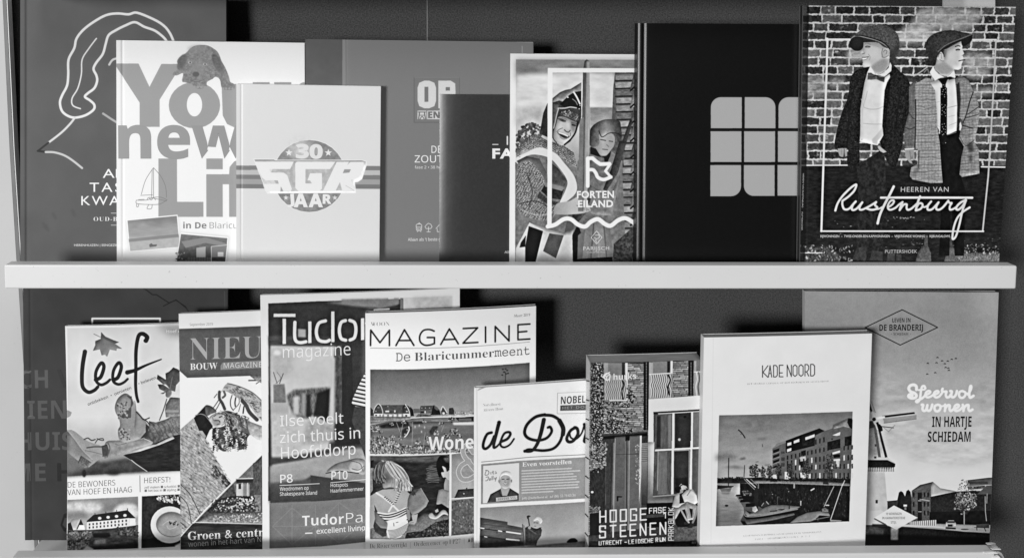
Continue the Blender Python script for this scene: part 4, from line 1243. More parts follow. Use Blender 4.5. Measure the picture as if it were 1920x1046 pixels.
# lower panels
B.z(*Z8)
B.t('DE BEWONERS', 500, 525, 850, 508, 42, 66, 's', -0.01, 1.0).t('VAN HOEF EN HAAG', 498, 581, 972, 558, 42, 66, 's', -0.01)
B.l([1031, 436, 1033, 556], .8, 90, 0)
B.t('HERFST!', 1063, 492, 1255, 484, 40, 70, 's', -0.008).t('zelf maken ■ schatkist ■ DIY', 1064, 532, 1370, 520, 17, 100, 's').t('■ het bos in ■ styling ■ tips', 1066, 556, 1370, 546, 17, 100, 's')
B.f([497, 615, 760, 602, 1018, 590, 1018, 988, 497, 1010], ('v', 150, 120, 175, 160, 60), n=10, ns=20)
B.f([497, 640, 700, 630, 760, 680, 640, 720, 497, 720], 205, sm=1, ft=4, n=22, ns=6).f([850, 670, 930, 640, 1010, 660, 1010, 740, 860, 730], 212, sm=1, ft=3, n=20, ns=6).f([497, 690, 640, 700, 640, 750, 497, 750], 110, ft=4, a=.7)
B.f([640, 770, 690, 725, 940, 690, 1000, 750, 1000, 780, 640, 790], 34, n=8).f([640, 778, 800, 765, 955, 748, 955, 815, 640, 835], 216).f([955, 750, 1000, 750, 1000, 810, 955, 815], 232)
for k in range(11):
    B.r(655 + k * 27, 788 - k * 2.8, 665 + k * 27, 803 - k * 2.8, 45).r(655 + k * 27, 812 - k * 2.6, 665 + k * 27, 827 - k * 2.6, 45)
for k in range(4):
    B.e(735 + k * 62, 750 - k * 7, 13, 11, 190).l([700 + k * 80, 726 - k * 12, 700 + k * 80, 715 - k * 12], 1.2, 35, 0)
B.f([500, 800, 535, 755, 600, 750, 575, 800, 560, 835, 500, 838], 170, n=10).f([565, 830, 595, 755, 630, 835], 36).f([570, 835, 585, 800, 620, 800, 628, 835], 238).f([500, 838, 500, 790, 520, 780, 540, 838], 30)
B.f([497, 840, 640, 838, 820, 825, 1018, 800, 1018, 1000, 497, 1010], 74, n=36, ns=3, nx=8).scatter([497, 850, 680, 845, 640, 990, 497, 1000], 300, 2.4, 60, 170, 1.6).scatter([860, 815, 1018, 805, 1018, 880, 860, 870], 160, 2.2, 30, 130)
B.f([680, 860, 800, 855, 820, 880, 780, 895, 690, 890], 20, ft=1).f([700, 910, 780, 905, 780, 935, 690, 940], 150, ft=1, n=25, ns=3, nx=1.5).f([640, 960, 800, 950, 1018, 930, 1018, 990, 640, 1010], 24, ft=2).f([610, 985, 640, 950, 690, 975, 690, 1010], 165, ft=1)
B.f([1046, 589, 1200, 580, 1400, 570, 1400, 985, 1042, 990], 40, n=16, ns=4, nx=3).f([1046, 905, 1200, 890, 1400, 880, 1400, 985, 1042, 990], 26)
B.scatter([1150, 590, 1400, 575, 1400, 650, 1260, 650, 1150, 610], 60, 3, 130, 235, 1.6, 60)
B.e(1250, 798, 140, 136, 212, n=6).e(1262, 795, 112, 94, 120).e(1264, 795, 108, 90, 152, n=6).l([1200, 800, 1240, 770, 1290, 775, 1300, 810, 1250, 830, 1230, 805], 1, 185).scatter([1250, 770, 1320, 765, 1320, 800, 1250, 800], 10, 2, 30, 60)
B.f([1280, 985, 1290, 950, 1330, 930, 1400, 940, 1400, 985], 190, ft=1)
B.z()
B.finish()

# ---- NIEUW bouw magazine
B = Book('magazine', 'magazine with large grey serif capitals and a woman leaning on a tree trunk', 'magazine',
         (335, 588), (655, 573), (338, 1030), (655, 1013), 1.046, ZL, 0.004, d1=0.008, d2=0.011, tone=238, edge=230, pages=180, photo=True, bow=0.003)
B.z(*Z9)
B.f([66, 245, 735, 222, 1500, 190, 1500, 600, 735, 625, 135, 645, 70, 585], 88, n=3, ns=20)
B.t('NIEUW', 158, 498, 975, 470, 178, 172, 'rb', -0.012)
B.t('BOUW', 160, 580, 383, 572, 52, 234, 'rb', -0.005)
B.f([408, 580, 408, 545, 425, 520, 735, 502, 1400, 475, 1400, 535, 735, 565], 128)
B.t('MAGAZINE SPECIAL', 434, 566, 1010, 545, 42, 222, 's', -0.004, 1.1)
B.t('September 2019', 156, 222, 345, 216, 22, 130, 's', -0.01)
G3 = (335, 690, 6.5375)
B.z(*G3)
B.f([8, 40, 100, 118, 500, 108, 2000, 50, 2000, 600, 1046, 1046, 600, 1600, 10, 2200], 236)
# trunk bottom left
B.f([10, 760, 180, 610, 260, 760, 330, 870, 420, 1040, 560, 1290, 640, 1440, 300, 1790, 12, 2080], 168, n=34, ns=7, nx=4)
B.z(*Z10)
tr = [74, 70, 190, -10, 260, 110, 340, 250, 470, 470, 300, 650, 74, 880]
B.hatch(tr, 38, 5.5, 1.0, 95, .5, jit=3).scatter(tr, 260, 1.8, 80, 215, 3.0, 38)
B.scatter([330, 330, 470, 470, 430, 500, 300, 400], 70, 2.4, 30, 110, 2.4, 45)
B.l([75, 480, 150, 560, 230, 720], 1.2, 60).l([75, 570, 130, 640, 160, 780], 1.1, 60).l([75, 770, 120, 810], 1.2, 60)
B.l([740, 215, 470, 472, 280, 660, 74, 885], 2.2, 238, 0)
# branches
B.z(*G3)
B.f([530, 270, 600, 185, 740, 220, 880, 280, 1005, 385, 1300, 600, 1300, 850, 1010, 640, 880, 480, 760, 390, 640, 310, 560, 280, 510, 300], 172, sm=1, n=30, ns=4, nx=7)
B.scatter([560, 230, 740, 230, 900, 310, 1010, 420, 1010, 620, 880, 470, 700, 340], 150, 1.4, 60, 130, 3, 35).l([600, 185, 740, 222, 900, 295, 1010, 390], 1.3, 80)
B.l([500, 290, 500, 370, 535, 430, 565, 500], 5.5, 88).l([555, 285, 570, 330, 540, 360], 4, 110)
for q, w in (([490, 390, 450, 450, 420, 490], 1.4), ([505, 420, 480, 470, 455, 510], 1.4), ([655, 330, 635, 400, 640, 470, 670, 515], 1.5), ([700, 360, 690, 420, 695, 465], 2.4), ([740, 370, 740, 430, 700, 480, 665, 515], 1.1), ([760, 440, 735, 530], 1.0), ([800, 470, 790, 550], 2.6), ([470, 315, 435, 360], 1.3), ([860, 150, 960, 148], 2.2), ([980, 170, 950, 190], 1.3)):
    B.l(q, w, 66)
B.l([780, 400, 830, 460, 870, 540, 960, 630], 7, 84).f([870, 90, 1005, 80, 1300, 120, 1300, 260, 1005, 180, 930, 140], 120, n=40, ns=3)
# woman upside down
B.f([185, 610, 325, 460, 350, 480, 330, 560, 400, 650, 420, 720, 380, 760, 330, 870, 250, 760], 30, n=8, ns=4).f([325, 460, 400, 465, 465, 530, 400, 560, 340, 580], 92, sm=1, n=24, ns=4)
B.l([205, 580, 260, 560, 320, 575, 360, 620, 420, 700], 1.6, 130).f([240, 765, 290, 765, 335, 830, 325, 870], 160)
B.f([370, 610, 430, 560, 520, 550, 600, 590, 620, 650, 560, 700, 480, 725, 430, 715, 390, 660], 186, sm=1, n=8, ns=5)
B.f([400, 640, 460, 620, 520, 680, 470, 720, 430, 712], 135, ft=2, a=.7)
B.l([430, 590, 455, 575], 1.4, 80).l([500, 600, 525, 590], 2.2, 60).l([440, 640, 490, 640, 505, 660], 2, 90).l([470, 690, 500, 680], 1.6, 95).l([415, 600, 425, 640], 1.2, 110)
hair = [520, 550, 600, 520, 740, 570, 830, 650, 880, 780, 840, 860, 830, 960, 740, 1000, 640, 960, 560, 1020, 470, 960, 420, 860, 420, 740, 520, 720, 600, 680, 620, 620]
B.f(hair, 78, sm=1, n=34, ns=3)
for k in range(230):
    x, y = 425 + 430 * RNG.random(), 545 + 450 * RNG.random()
    if (y < 730 and x < 640) or y < 545 + abs(x - 600) * .2:
        continue
    r = 9 + 15 * RNG.random()
    sx, sy = (1, -1)[k % 2], (1, -1)[(k // 2) % 2]
    B.l([x - r * sx, y - r, x + r * .6 * sx, y - r * .4, x - r * .4 * sx, y + r * .5, x + r * .7 * sx, y + r, x - r * .1 * sx, y + r * 1.8], 1.5, (26, 90, 150, 215, 60)[k % 5])
for k in range(60):
    x, o = 540 + 320 * RNG.random(), 22 * RNG.normal()
    y = 535 + (x - 540) * .25 + 14 * RNG.normal()
    B.l([x - 50 - o, y, x + o, y + 40, x + 24 * RNG.normal(), y + 95, x + 10 + 34 * RNG.normal(), y + 150], 1.3, 30 + 175 * RNG.random(), a=.85)
B.f([840, 640, 1000, 700, 1300, 800, 1300, 1000, 960, 870, 860, 800], 178, n=26, ns=4).f([760, 720, 850, 740, 880, 820, 800, 790], 100, n=20)
# garden picture at lower right
B.z(*Z10)
B.f([744, 215, 900, 60, 1450, 0, 1450, 1010, 76, 1010, 76, 885, 472, 478], 78, n=26, ns=4)
B.f([480, 470, 640, 320, 640, 440, 500, 560], 118, n=22, ns=3).f([500, 440, 640, 435, 630, 465, 505, 470], 50).l([500, 437, 640, 434], 1.6, 215, 0)
B.r(503, 478, 545, 568, 195).r(520, 475, 540, 515, 60).r(550, 478, 605, 568, 150).l([548, 470, 548, 570], 1.2, 230, 0).l([590, 470, 592, 570], 1.2, 225, 0).l([570, 478, 570, 568], 1.6, 110, 0)
B.f([630, 320, 690, 290, 700, 700, 640, 690], 82, n=26, ns=3, nx=2).f([640, 560, 690, 560, 690, 705, 650, 705], 130, n=30, ns=3)
B.f([380, 590, 460, 570, 640, 575, 640, 690, 300, 700, 280, 680], 48, n=24, ns=3).scatter([380, 590, 640, 575, 640, 690, 320, 690], 170, 2.6, 150, 235, 1.2).scatter([320, 600, 640, 575, 690, 690, 290, 700], 150, 2.2, 25, 90)
B.f([300, 700, 700, 690, 1450, 640, 1450, 780, 700, 775, 200, 770], 118, n=30, ns=2.5).scatter([330, 720, 700, 700, 700, 770, 330, 765], 200, 2, 70, 225)
B.l([170, 770, 400, 775, 700, 782, 1400, 770], 1.4, 205, 0)
B.f([170, 778, 700, 790, 1450, 780, 1450, 1010, 76, 1010, 76, 885], 50, n=24, ns=3, nx=22)
B.t('Groen & centraal', 133, 905, 835, 866, 62, 236, 'rb', -0.003).t('wonen in het hart van Nederland', 137, 957, 900, 900, 40, 205, 's', -0.012)
B.z()
B.finish()

# ---- Tudor magazine
B = Book('magazine', 'white bordered magazine with a stencil title over a dark shop interior', 'magazine',
         (488, 553), (862, 540), (492, 1028), (862, 1008), 1.041, ZL, 0.004, d1=0.012, d2=0.011, tone=236, edge=230, pages=180, photo=True, bow=0.003)
B.z(*Z9)
B.f([797, 38, 1200, 20, 1700, 8, 2230, -8, 2230, 1100, 1480, 1530, 797, 1650], 54, n=6, ns=8)
B.f([1250, 28, 1656, 10, 1656, 75, 1500, 60], 140, ft=2, n=6).f([1656, 10, 1710, 8, 1712, 1400, 1600, 1400, 1560, 600, 1580, 120], 100, ft=3, a=.6)
G4 = (640, 530, 3.078)
B.z(*G4).f([0, 95, 335, 88, 335, 125, 220, 150, 150, 130, 0, 120], 138, ft=1.5, n=10).l([240, 150, 300, 140, 335, 125], 1.6, 60).f([340, 88, 358, 88, 358, 200, 340, 200], 130).f([358, 85, 440, 84, 640, 76, 640, 400, 358, 400], 214, n=6).f([410, 84, 635, 76, 635, 200, 440, 200, 420, 120], 196, ft=3, n=18, ns=10)
B.l([275, 90, 300, 88], 3, 225, 0).l([190, 157, 275, 152], 3, 220, 0)
B.z(*Z9)
B.f([797, 300, 1330, 310, 1340, 390, 800, 380], 74, ft=2, n=12, ns=4, nx=16).f([1040, 245, 1105, 250, 1105, 315, 1040, 312], 168, ft=1)
B.f([815, 382, 1340, 388, 1320, 720, 1280, 1400, 830, 1400, 812, 700], 196, ft=1.5, n=8, ns=20)
B.f([815, 400, 1000, 420, 1000, 600, 830, 700], 178, ft=6, n=8).e(870, 440, 30, 22, 222, ft=2).e(1120, 470, 60, 40, 205, ft=4)
B.f([840, 700, 930, 695, 945, 850, 840, 850], 118, ft=1, n=14).f([822, 850, 965, 850, 965, 1000, 825, 1000], 172, ft=1).l([840, 600, 870, 690], 1.4, 110).l([920, 610, 890, 690], 1.6, 100).l([870, 600, 900, 650, 860, 690], 1.2, 130)
B.f([945, 790, 1010, 740, 1310, 720, 1300, 960, 1160, 950, 1120, 980, 1000, 960], 100, ft=2, n=40, ns=6, nx=2.5).f([1200, 770, 1310, 730, 1285, 1010, 1165, 960], 34, ft=1.5).f([1000, 800, 1050, 790, 1050, 950, 1000, 940], 190, ft=2).f([1110, 780, 1140, 780, 1150, 960, 1105, 960], 45, ft=1.5).f([1070, 770, 1100, 770, 1100, 960, 1070, 960], 150, ft=2)
B.f([1340, 380, 1400, 380, 1410, 1100, 1340, 1100], 76, n=22, ns=8, nx=4).f([1310, 480, 1345, 480, 1340, 1000, 1290, 1200], 190, ft=2).f([1400, 380, 1480, 380, 1500, 1150, 1400, 1150], 44)
B.z(*Z10)
B.f([777, -60, 960, -60, 1000, 260, 777, 268], 190, ft=3, n=12).f([1050, 0, 1120, -40, 1200, 20, 1260, -30, 1260, 150, 1000, 180], 165, ft=4, n=16).f([1260, 0, 1490, 0, 1490, 200, 1260, 230], 40, ft=2)
B.f([757, 275, 900, 270, 1100, 230, 1300, 190, 1500, 170, 1500, 215, 1100, 285, 760, 335], 70, ft=2, n=6)
B.f([757, 340, 1000, 300, 1300, 220, 1450, 200, 1540, 240, 1540, 480, 1070, 420, 1000, 470, 757, 500], ('v', 150, 165, 120), ft=2, n=6)
B.f([757, 470, 1070, 440, 1500, 470, 1540, 440, 1540, 590, 757, 630], ('v', 96, 70, 60), ft=2, n=6).f([1072, 410, 1490, 470, 1490, 600, 1075, 610], 66, ft=.6)
B.f([1195, 385, 1260, 325, 1360, 295, 1430, 280, 1490, 300, 1490, 400, 1400, 390, 1300, 375], 140, sm=1, n=14).e(1420, 340, 60, 50, 178, n=8, ft=1).l([1380, 300, 1450, 320, 1470, 370], 1, 90).l([1390, 360, 1440, 370, 1480, 340], 1, 90).l([1190, 395, 1300, 380, 1440, 395], 1.6, 60)
B.f([757, 628, 1000, 618, 1250, 600, 1500, 578, 1800, 540, 1800, 905, 1500, 920, 1150, 955, 757, 970], 122, n=3)
for q in ([930, 640, 930, 945], [780, 800, 930, 660, 1110, 800, 930, 940, 780, 800], [1285, 620, 1290, 930], [1110, 800, 1290, 620, 1490, 760], [1110, 800, 1290, 925, 1490, 760], [780, 800, 1110, 800], [1110, 640, 1110, 940], [1110, 790, 1490, 770]):
    B.l(q, 1.8, 132, 0)
# sitting figure at the right edge
B.z(*Z9).f([1590, 600, 1530, 720, 1490, 810, 1480, 850, 1510, 880, 1600, 890, 1900, 890, 1900, 500], 215).hatch([1590, 600, 1530, 720, 1490, 810, 1480, 850, 1510, 880, 1600, 890, 1900, 890, 1900, 500], 14, 7.6, 3.2, 45, .9)
B.f([1500, 890, 1600, 885, 1900, 880, 1900, 1300, 1600, 1330, 1540, 1150, 1480, 1000], 66, n=10, ns=4)
# stencil lettering
w = 236
B.z(*Z9)
B.r(842, 122, 1020, 148, w).f([915, 163, 942, 163, 942, 368, 915, 370], w)
B.l([1015, 192, 1013, 300, 1025, 345, 1060, 358, 1105, 350], 6.0, w).f([1124, 185, 1150, 185, 1150, 360, 1124, 362], w)
B.l([1265, 180, 1210, 200, 1190, 270, 1210, 335, 1265, 350, 1297, 338], 6.0, w).f([1312, 105, 1338, 103, 1338, 352, 1312, 354], w)
B.l([1428, 178, 1392, 195, 1378, 258, 1392, 322, 1430, 338], 6.0, w).l([1464, 176, 1502, 195, 1514, 250, 1502, 315, 1466, 336], 6.0, w).f([1555, 160, 1582, 158, 1582, 335, 1555, 337], w).l([1600, 200, 1620, 172, 1650, 165], 6, w)
B.t('magazine', 918, 483, 1470, 458, 100, w, 's', -0.006)
B.t('Ilse voelt', 895, 1040, 1412, 1016, 88, w, 's')
B.z(*Z10)
B.t('zich thuis in', 838, 163, 1453, 126, 84, w, 's').t('Hoofddorp', 847, 284, 1418, 250, 88, w, 's')
B.t('P8', 840, 468, 936, 463, 62, w, 's', 0.012).t('P10', 1232, 443, 1356, 438, 62, w, 's', 0.012)
B.l([836, 488, 1140, 474], 1, 225, 0).l([1226, 467, 1540, 438], 1, 225, 0)
B.t('Wegdromen op', 837, 528, 1057, 519, 27, 230, 's', 0.006).t('Shakespeare Island', 837, 567, 1122, 556, 27, 230, 's', 0.006).t('Hotspots', 1226, 500, 1358, 494, 27, 230, 's', 0.006).t('Haarlemmermeer', 1226, 543, 1480, 525, 27, 230, 's', 0.006)
B.t('Tudor', 1008, 798, 1328, 782, 78, w, 'sb', -0.006).t('Park', 1345, 776, 1600, 760, 78, w, 's', -0.01)
B.l([1034, 854, 1083, 852], 2, w, 0).t('excellent living', 1118, 858, 1490, 830, 40, 232, 's', 0.012)
B.z()
B.finish()

# ---- housing magazine with the girl at the water
C1, C2 = (670, 560, 4.359), (670, 790, 4.085)
B = Book('magazine', 'magazine with thin capitals above houses by a pond and a girl seen from behind', 'magazine',
         (685, 587), (1005, 573.5), (685, 1027), (1005, 1008), 1.038, ZL, 0.008, d1=0.006, d2=0.016, tone=248, edge=228, pages=170, photo=True, bow=0.004)
B.z(*C1)
B.t('WOON', 110, 222, 263, 220, 32, 130, 'rb', -0.022).t('Maart 2019', 1278, 150, 1412, 140, 22, 110, 'ri', 0.0)
for q, sm_ in (([108, 381, 110, 256, 185, 358, 262, 257, 262, 382], 0), ([316, 381, 385, 253, 462, 380], 0), ([338, 341, 438, 340], 0), ([628, 264, 590, 251, 542, 258, 512, 298, 514, 350, 550, 378, 598, 376, 630, 364], 1), ([630, 366, 630, 316, 572, 316], 0),
               ([682, 373, 752, 246, 825, 367], 0), ([705, 334, 802, 330], 0), ([866, 243, 983, 237, 864, 362, 985, 356], 0), ([1048, 230, 1048, 355], 0), ([1127, 351, 1127, 226, 1240, 344, 1240, 221], 0), ([1410, 206, 1313, 212, 1313, 334, 1410, 328], 0), ([1313, 272, 1385, 266], 0)):
    B.l(q, 3.0, 48, sm_)
B.l([106, 402, 400, 405, 760, 398, 1100, 378, 1408, 352], .8, 140)
B.t('De', 315, 511, 432, 508, 70, 105, 'mono').t('Blaricummer', 467, 507, 1118, 474, 68, 84, 'rb', -0.008).t('meent', 1120, 473, 1408, 455, 66, 90, 'mono')
B.f([106, 577, 400, 577, 800, 562, 1100, 545, 1408, 521, 1408, 1180, 900, 1245, 106, 1257], ('v', 98, 116, 140, 150, 160, 120, 100), n=4, ns=20)
# flower stalk against the sky
B.l([1210, 600, 1210, 800], 1, 52)
for x, y in ((1190, 575), (1212, 572), (1225, 585), (1185, 622), (1215, 612), (1232, 608), (1200, 598)):
    B.e(x, y, 9, 6, 58)
E7 = (690, 740, 8.714)
B.z(*E7)
# far bank and houses
B.f([38, 370, 500, 340, 800, 370, 1730, 320, 2700, 280, 2700, 460, 1300, 440, 38, 470], 118, n=24, ns=3, nx=10)
B.f([38, 200, 85, 245, 88, 340, 38, 340], 70)
B.f([215, 165, 590, 162, 660, 300, 240, 310], 82, n=14, ns=3).f([240, 300, 560, 310, 560, 360, 240, 345], 140, n=50, ns=2)
for x in (265, 345, 420, 500):
    B.r(x, 318, x + 45, 356, 232)
B.r(285, 255, 345, 280, 215).r(430, 250, 450, 282, 225).r(315, 182, 335, 192, 170)
B.f([90, 290, 110, 220, 165, 150, 205, 180, 235, 250, 240, 350, 95, 345], 74, n=10, ns=3).r(100, 305, 235, 350, 226).r(120, 320, 145, 345, 60).r(190, 318, 205, 345, 60).e(170, 205, 20, 16, 120).e(130, 265, 8, 8, 200)
B.l([90, 290, 110, 215, 165, 148, 210, 185, 238, 260, 242, 320], 1.3, 205)
B.f([560, 200, 600, 152, 660, 180, 720, 240, 750, 340, 690, 352, 570, 350], 66, n=10, ns=3).r(575, 305, 680, 352, 216).r(610, 325, 640, 350, 60).e(635, 268, 16, 10, 200).e(610, 205, 10, 8, 180)
B.l([608, 155, 650, 215, 675, 280, 685, 345], 1.5, 215).f([690, 190, 735, 240, 752, 345, 705, 345, 700, 260], 34)
B.f([740, 225, 840, 225, 850, 290, 750, 300], 100).f([860, 180, 1070, 172, 1055, 245, 845, 242], 76, n=8, ns=3).f([845, 242, 1050, 245, 1050, 300, 850, 305], 95, n=16, ns=3).f([1045, 240, 1075, 165, 1130, 200, 1170, 250, 1190, 325, 1000, 330, 1040, 300], 36, n=10, ns=3)
for x in (880, 938, 1005):
    B.e(x, 212, 9, 6, 205)
B.r(860, 268, 915, 295, 45).r(925, 262, 942, 298, 220).f([1080, 170, 1130, 200, 1165, 250, 1120, 250, 1085, 220], 92)
B.f([1195, 250, 1225, 190, 1300, 300, 1250, 322, 1200, 322], 70).l([1195, 250, 1225, 190, 1290, 290], 1.6, 210).f([1320, 320, 1325, 215, 1390, 210, 1410, 260, 1405, 320], 62, n=16, ns=3).e(1235, 300, 22, 20, 215)
B.f([820, 310, 1030, 320, 1040, 365, 760, 380], 90, n=30, ns=2.5).f([38, 350, 240, 350, 690, 360, 700, 395, 40, 440], 128, n=26, ns=2.5)
# bridge and reeds
B.f([1040, 340, 1730, 290, 2700, 260, 2700, 320, 1730, 350, 1050, 372], 178, n=30, ns=3).scatter([1420, 270, 1730, 250, 1730, 310, 1430, 320], 70, 1.4, 50, 230)
B.l([700, 375, 900, 365, 1300, 360, 1730, 352], 2, 205, 0).f([1430, 370, 1730, 352, 2700, 330, 2700, 430, 1480, 430], 40, n=6).r(1480, 380, 1690, 425, 108)
# water
B.f([38, 500, 300, 440, 700, 430, 1100, 430, 1480, 430, 2700, 400, 2700, 760, 1400, 780, 600, 760, 38, 700], ('v', 132, 112, 96, 92), n=8, ns=4, nx=20)
B.f([180, 500, 420, 440, 640, 430, 700, 520, 480, 540, 220, 545], 44, ft=1, n=14).f([720, 440, 900, 430, 900, 470, 730, 480], 55, ft=1).f([1380, 450, 1730, 440, 2700, 410, 2700, 470, 1400, 490], 215, ft=1).f([520, 600, 600, 540, 720, 520, 720, 600, 640, 670, 560, 680], 62, ft=1, n=18)
B.l([665, 520, 672, 570, 640, 640, 600, 685], 2.2, 208).e(640, 570, 6, 18, 190).e(605, 640, 8, 14, 190)
for x, y in ((770, 520), (838, 500), (925, 530), (875, 600)):
    B.e(x, y, 9, 20, 190, ft=.6)
B.f([1000, 600, 1060, 510, 1150, 510, 1100, 640, 1020, 660], 60, ft=1, n=20, ns=3)
# reeds in front
reed = [38, 700, 200, 660, 420, 740, 620, 830, 900, 820, 1000, 830, 1300, 870, 1480, 880, 1730, 890, 1730, 920, 1000, 960, 38, 962]
B.f(reed, 104, n=30, ns=2.5).scatter(reed, 620, 2.2, 50, 180, 1.8).scatter(reed, 160, 1.6, 170, 225, 2.4, 80)
for (x, y, r, nn) in ((115, 545, 72, 80), (205, 600, 28, 24), (400, 690, 45, 30), (530, 700, 42, 26), (810, 780, 42, 30), (1400, 600, 72, 60), (1370, 400, 55, 46), (1490, 670, 40, 26), (1120, 620, 60, 30), (1290, 670, 60, 40), (590, 450, 40, 16), (390, 480, 32, 16), (960, 700, 35, 18), (920, 430, 34, 16), (990, 780, 30, 16), (1200, 480, 40, 18)):
    a = np.linspace(0, 2 * math.pi, 14)
    B.scatter(np.stack([x + r * np.cos(a), y + r * .75 * np.sin(a)], -1), nn, 2.2, 25, 215, 1.2)
for q in ([465, 450, 500, 540, 540, 640], [575, 450, 545, 600, 535, 680], [730, 440, 725, 700, 715, 850], [935, 610, 900, 900], [105, 700, 100, 950], [835, 700, 830, 800], [1240, 490, 1200, 600], [780, 850, 785, 950], [220, 860, 225, 960]):
    B.l(q, 1.0, 150)
B.t('Wonen', 985, 898, 1890, 862, 215, 238, 'sb', 0.0)
# girl picture
E6 = (690, 840, 5.505)
B.z(*E6)
B.f([23, 78, 400, 80, 842, 62, 835, 900, 500, 920, 300, 935, 23, 932], 42, n=14, ns=4, nx=14)
B.f([23, 78, 400, 80, 842, 64, 842, 110, 600, 145, 300, 130, 23, 140], 92, ft=2, n=22, ns=3, nx=10).f([640, 160, 740, 150, 760, 340, 600, 330], 66, ft=2, n=38, ns=2, nx=12)
for k in range(9):
    B.l([600 + 8 * (k % 3), 210 + k * 18, 660, 200 + k * 18, 730, 215 + k * 17], 1, 118)
B.f([23, 600, 80, 820, 420, 780, 580, 675, 835, 690, 835, 900, 300, 935, 23, 932], 122, ft=1, n=20, ns=2.5)
B.f([400, 870, 560, 850, 700, 760, 835, 730, 835, 900, 500, 922, 380, 930], 46, n=26, ns=2.5).scatter([400, 880, 560, 850, 700, 760, 835, 730, 835, 900, 500, 922], 240, 2, 30, 130)
B.f([23, 130, 60, 120, 160, 400, 60, 470, 23, 470], 50, n=18, ns=4).f([23, 200, 60, 200, 48, 280, 50, 430, 23, 470], 150, n=20, ns=3)
# second child
B.f([705, 180, 730, 90, 780, 75, 842, 100, 842, 200, 790, 190, 740, 300], 22, sm=1).f([780, 100, 842, 85, 842, 150, 800, 140], 92, ft=1, n=20)
B.f([765, 185, 800, 200, 815, 240, 842, 230, 838, 340, 800, 300, 775, 300, 755, 250, 785, 240], 185, sm=1).f([800, 310, 842, 330, 838, 440, 785, 430, 785, 370], 158)
B.f([730, 430, 770, 418, 838, 440, 835, 620, 780, 600, 705, 575, 715, 500], 150, n=8).f([715, 580, 760, 570, 836, 620, 835, 660, 720, 650, 690, 620], 24).f([625, 685, 660, 665, 700, 700, 760, 640, 800, 640, 830, 690, 780, 680, 720, 720, 690, 730, 640, 718], 178, sm=1, n=10)
B.f([690, 640, 720, 620, 730, 650, 700, 665], 165)
# girl: body
B.f([23, 490, 90, 450, 150, 425, 320, 415, 400, 440, 440, 480, 430, 560, 400, 640, 410, 780, 380, 860, 300, 935, 200, 925, 120, 870, 60, 815, 23, 830], 165, sm=0, n=6, ns=8)
B.f([65, 580, 110, 680, 180, 760, 205, 820, 190, 905, 150, 910, 75, 860, 55, 800, 80, 700], 62, n=14, ns=4).f([65, 640, 100, 660, 200, 770, 200, 830, 130, 820, 75, 760], 120, n=6)
B.f([390, 610, 430, 640, 440, 700, 430, 745, 395, 740], 140).f([448, 690, 515, 675, 500, 760, 480, 785, 420, 780, 425, 755, 460, 745], 168).l([430, 770, 470, 765], 1, 110)
B.f([150, 440, 260, 430, 350, 450, 380, 560, 330, 640, 200, 640, 120, 600, 100, 500], 182, ft=5, a=.6)
B.f([425, 480, 470, 430, 545, 410, 625, 545, 600, 600, 520, 665, 455, 690, 405, 600, 410, 530], 126, n=8, ns=6).f([430, 470, 480, 425, 530, 420, 470, 490], 70, n=20, ns=3).l([470, 440, 490, 480], 1.4, 60).l([545, 410, 625, 545], 1, 165, 0)
# swimsuit
B.l([88, 460, 160, 505, 240, 570, 310, 640], 3.4, 224, 0).l([325, 430, 280, 540, 215, 650], 3.4, 224, 0)
for k in range(6):
    B.l([170 + k * 17, 508 + k * 14, 182 + k * 17, 500 + k * 14], 1.4, 50, 0).l([268 + k * 9, 552 - k * 21, 290 + k * 9, 556 - k * 21], 1.4, 60, 0)
B.f([90, 655, 200, 670, 300, 650, 392, 605, 395, 690, 420, 780, 395, 850, 330, 920, 240, 935, 205, 920, 190, 860, 205, 780, 195, 750, 130, 705], 226)
for k, q in enumerate(([110, 678, 200, 690, 300, 665, 392, 625], [130, 705, 210, 712, 300, 690, 394, 645], [170, 740, 230, 738, 310, 715, 396, 668])):
    B.l(q, 2.0, 45)
for k in range(7):
    B.l([205 + k * 4, 845 + k * 14, 280, 840 + k * 13, 360, 805 + k * 13, 418, 770 + k * 13], .9, 90)
B.f([205, 740, 390, 690, 400, 740, 290, 800, 210, 800], 234, ft=1)
B.l([265, 770, 268, 800], 1, 80).l([290, 765, 310, 760], 1, 100).e(404, 735, 6, 6, 40)
# girl: hair
hr = [45, 250, 80, 190, 110, 145, 170, 118, 250, 130, 320, 175, 355, 230, 410, 300, 445, 370, 440, 430, 400, 440, 330, 410, 300, 410, 230, 400, 160, 410, 140, 340, 70, 330, 48, 290]
B.f(hr, 140, sm=1, n=16, ns=4)
B.f([48, 250, 100, 160, 160, 150, 150, 260, 140, 330, 70, 330], 66, ft=3, a=.9).f([140, 270, 200, 250, 240, 300, 200, 380, 150, 360], 78, ft=4, a=.8)
for k in range(110):
    t = k / 110
    o1, o2 = 20 * RNG.normal(), 26 * RNG.normal()
    t = min(max(t + 0.06 * RNG.normal(), 0), 1)
    B.l([140 + 110 * t, 124 + 16 * t, 215 + 110 * t + o1, 165 + 45 * t, 270 + 120 * t + o1, 260 + 40 * t, 300 + 130 * t + o2, 340 + 50 * t, 290 + 150 * t + o2, 410 + 30 * math.sin(k * 2)], 1.2, 70 + 165 * RNG.random(), a=.8)
for k in range(50):
    t = k / 50
    B.l([185 - 100 * t, 132 + 40 * t, 150 - 80 * t + 10 * RNG.normal(), 240, 175 - 105 * t + 14 * RNG.normal(), 330 + 30 * math.sin(k)], 1.3, (50, 150, 30, 95)[k % 4], a=.8)
B.f([180, 350, 250, 340, 310, 360, 315, 415, 180, 415], 168, ft=4, a=.5)
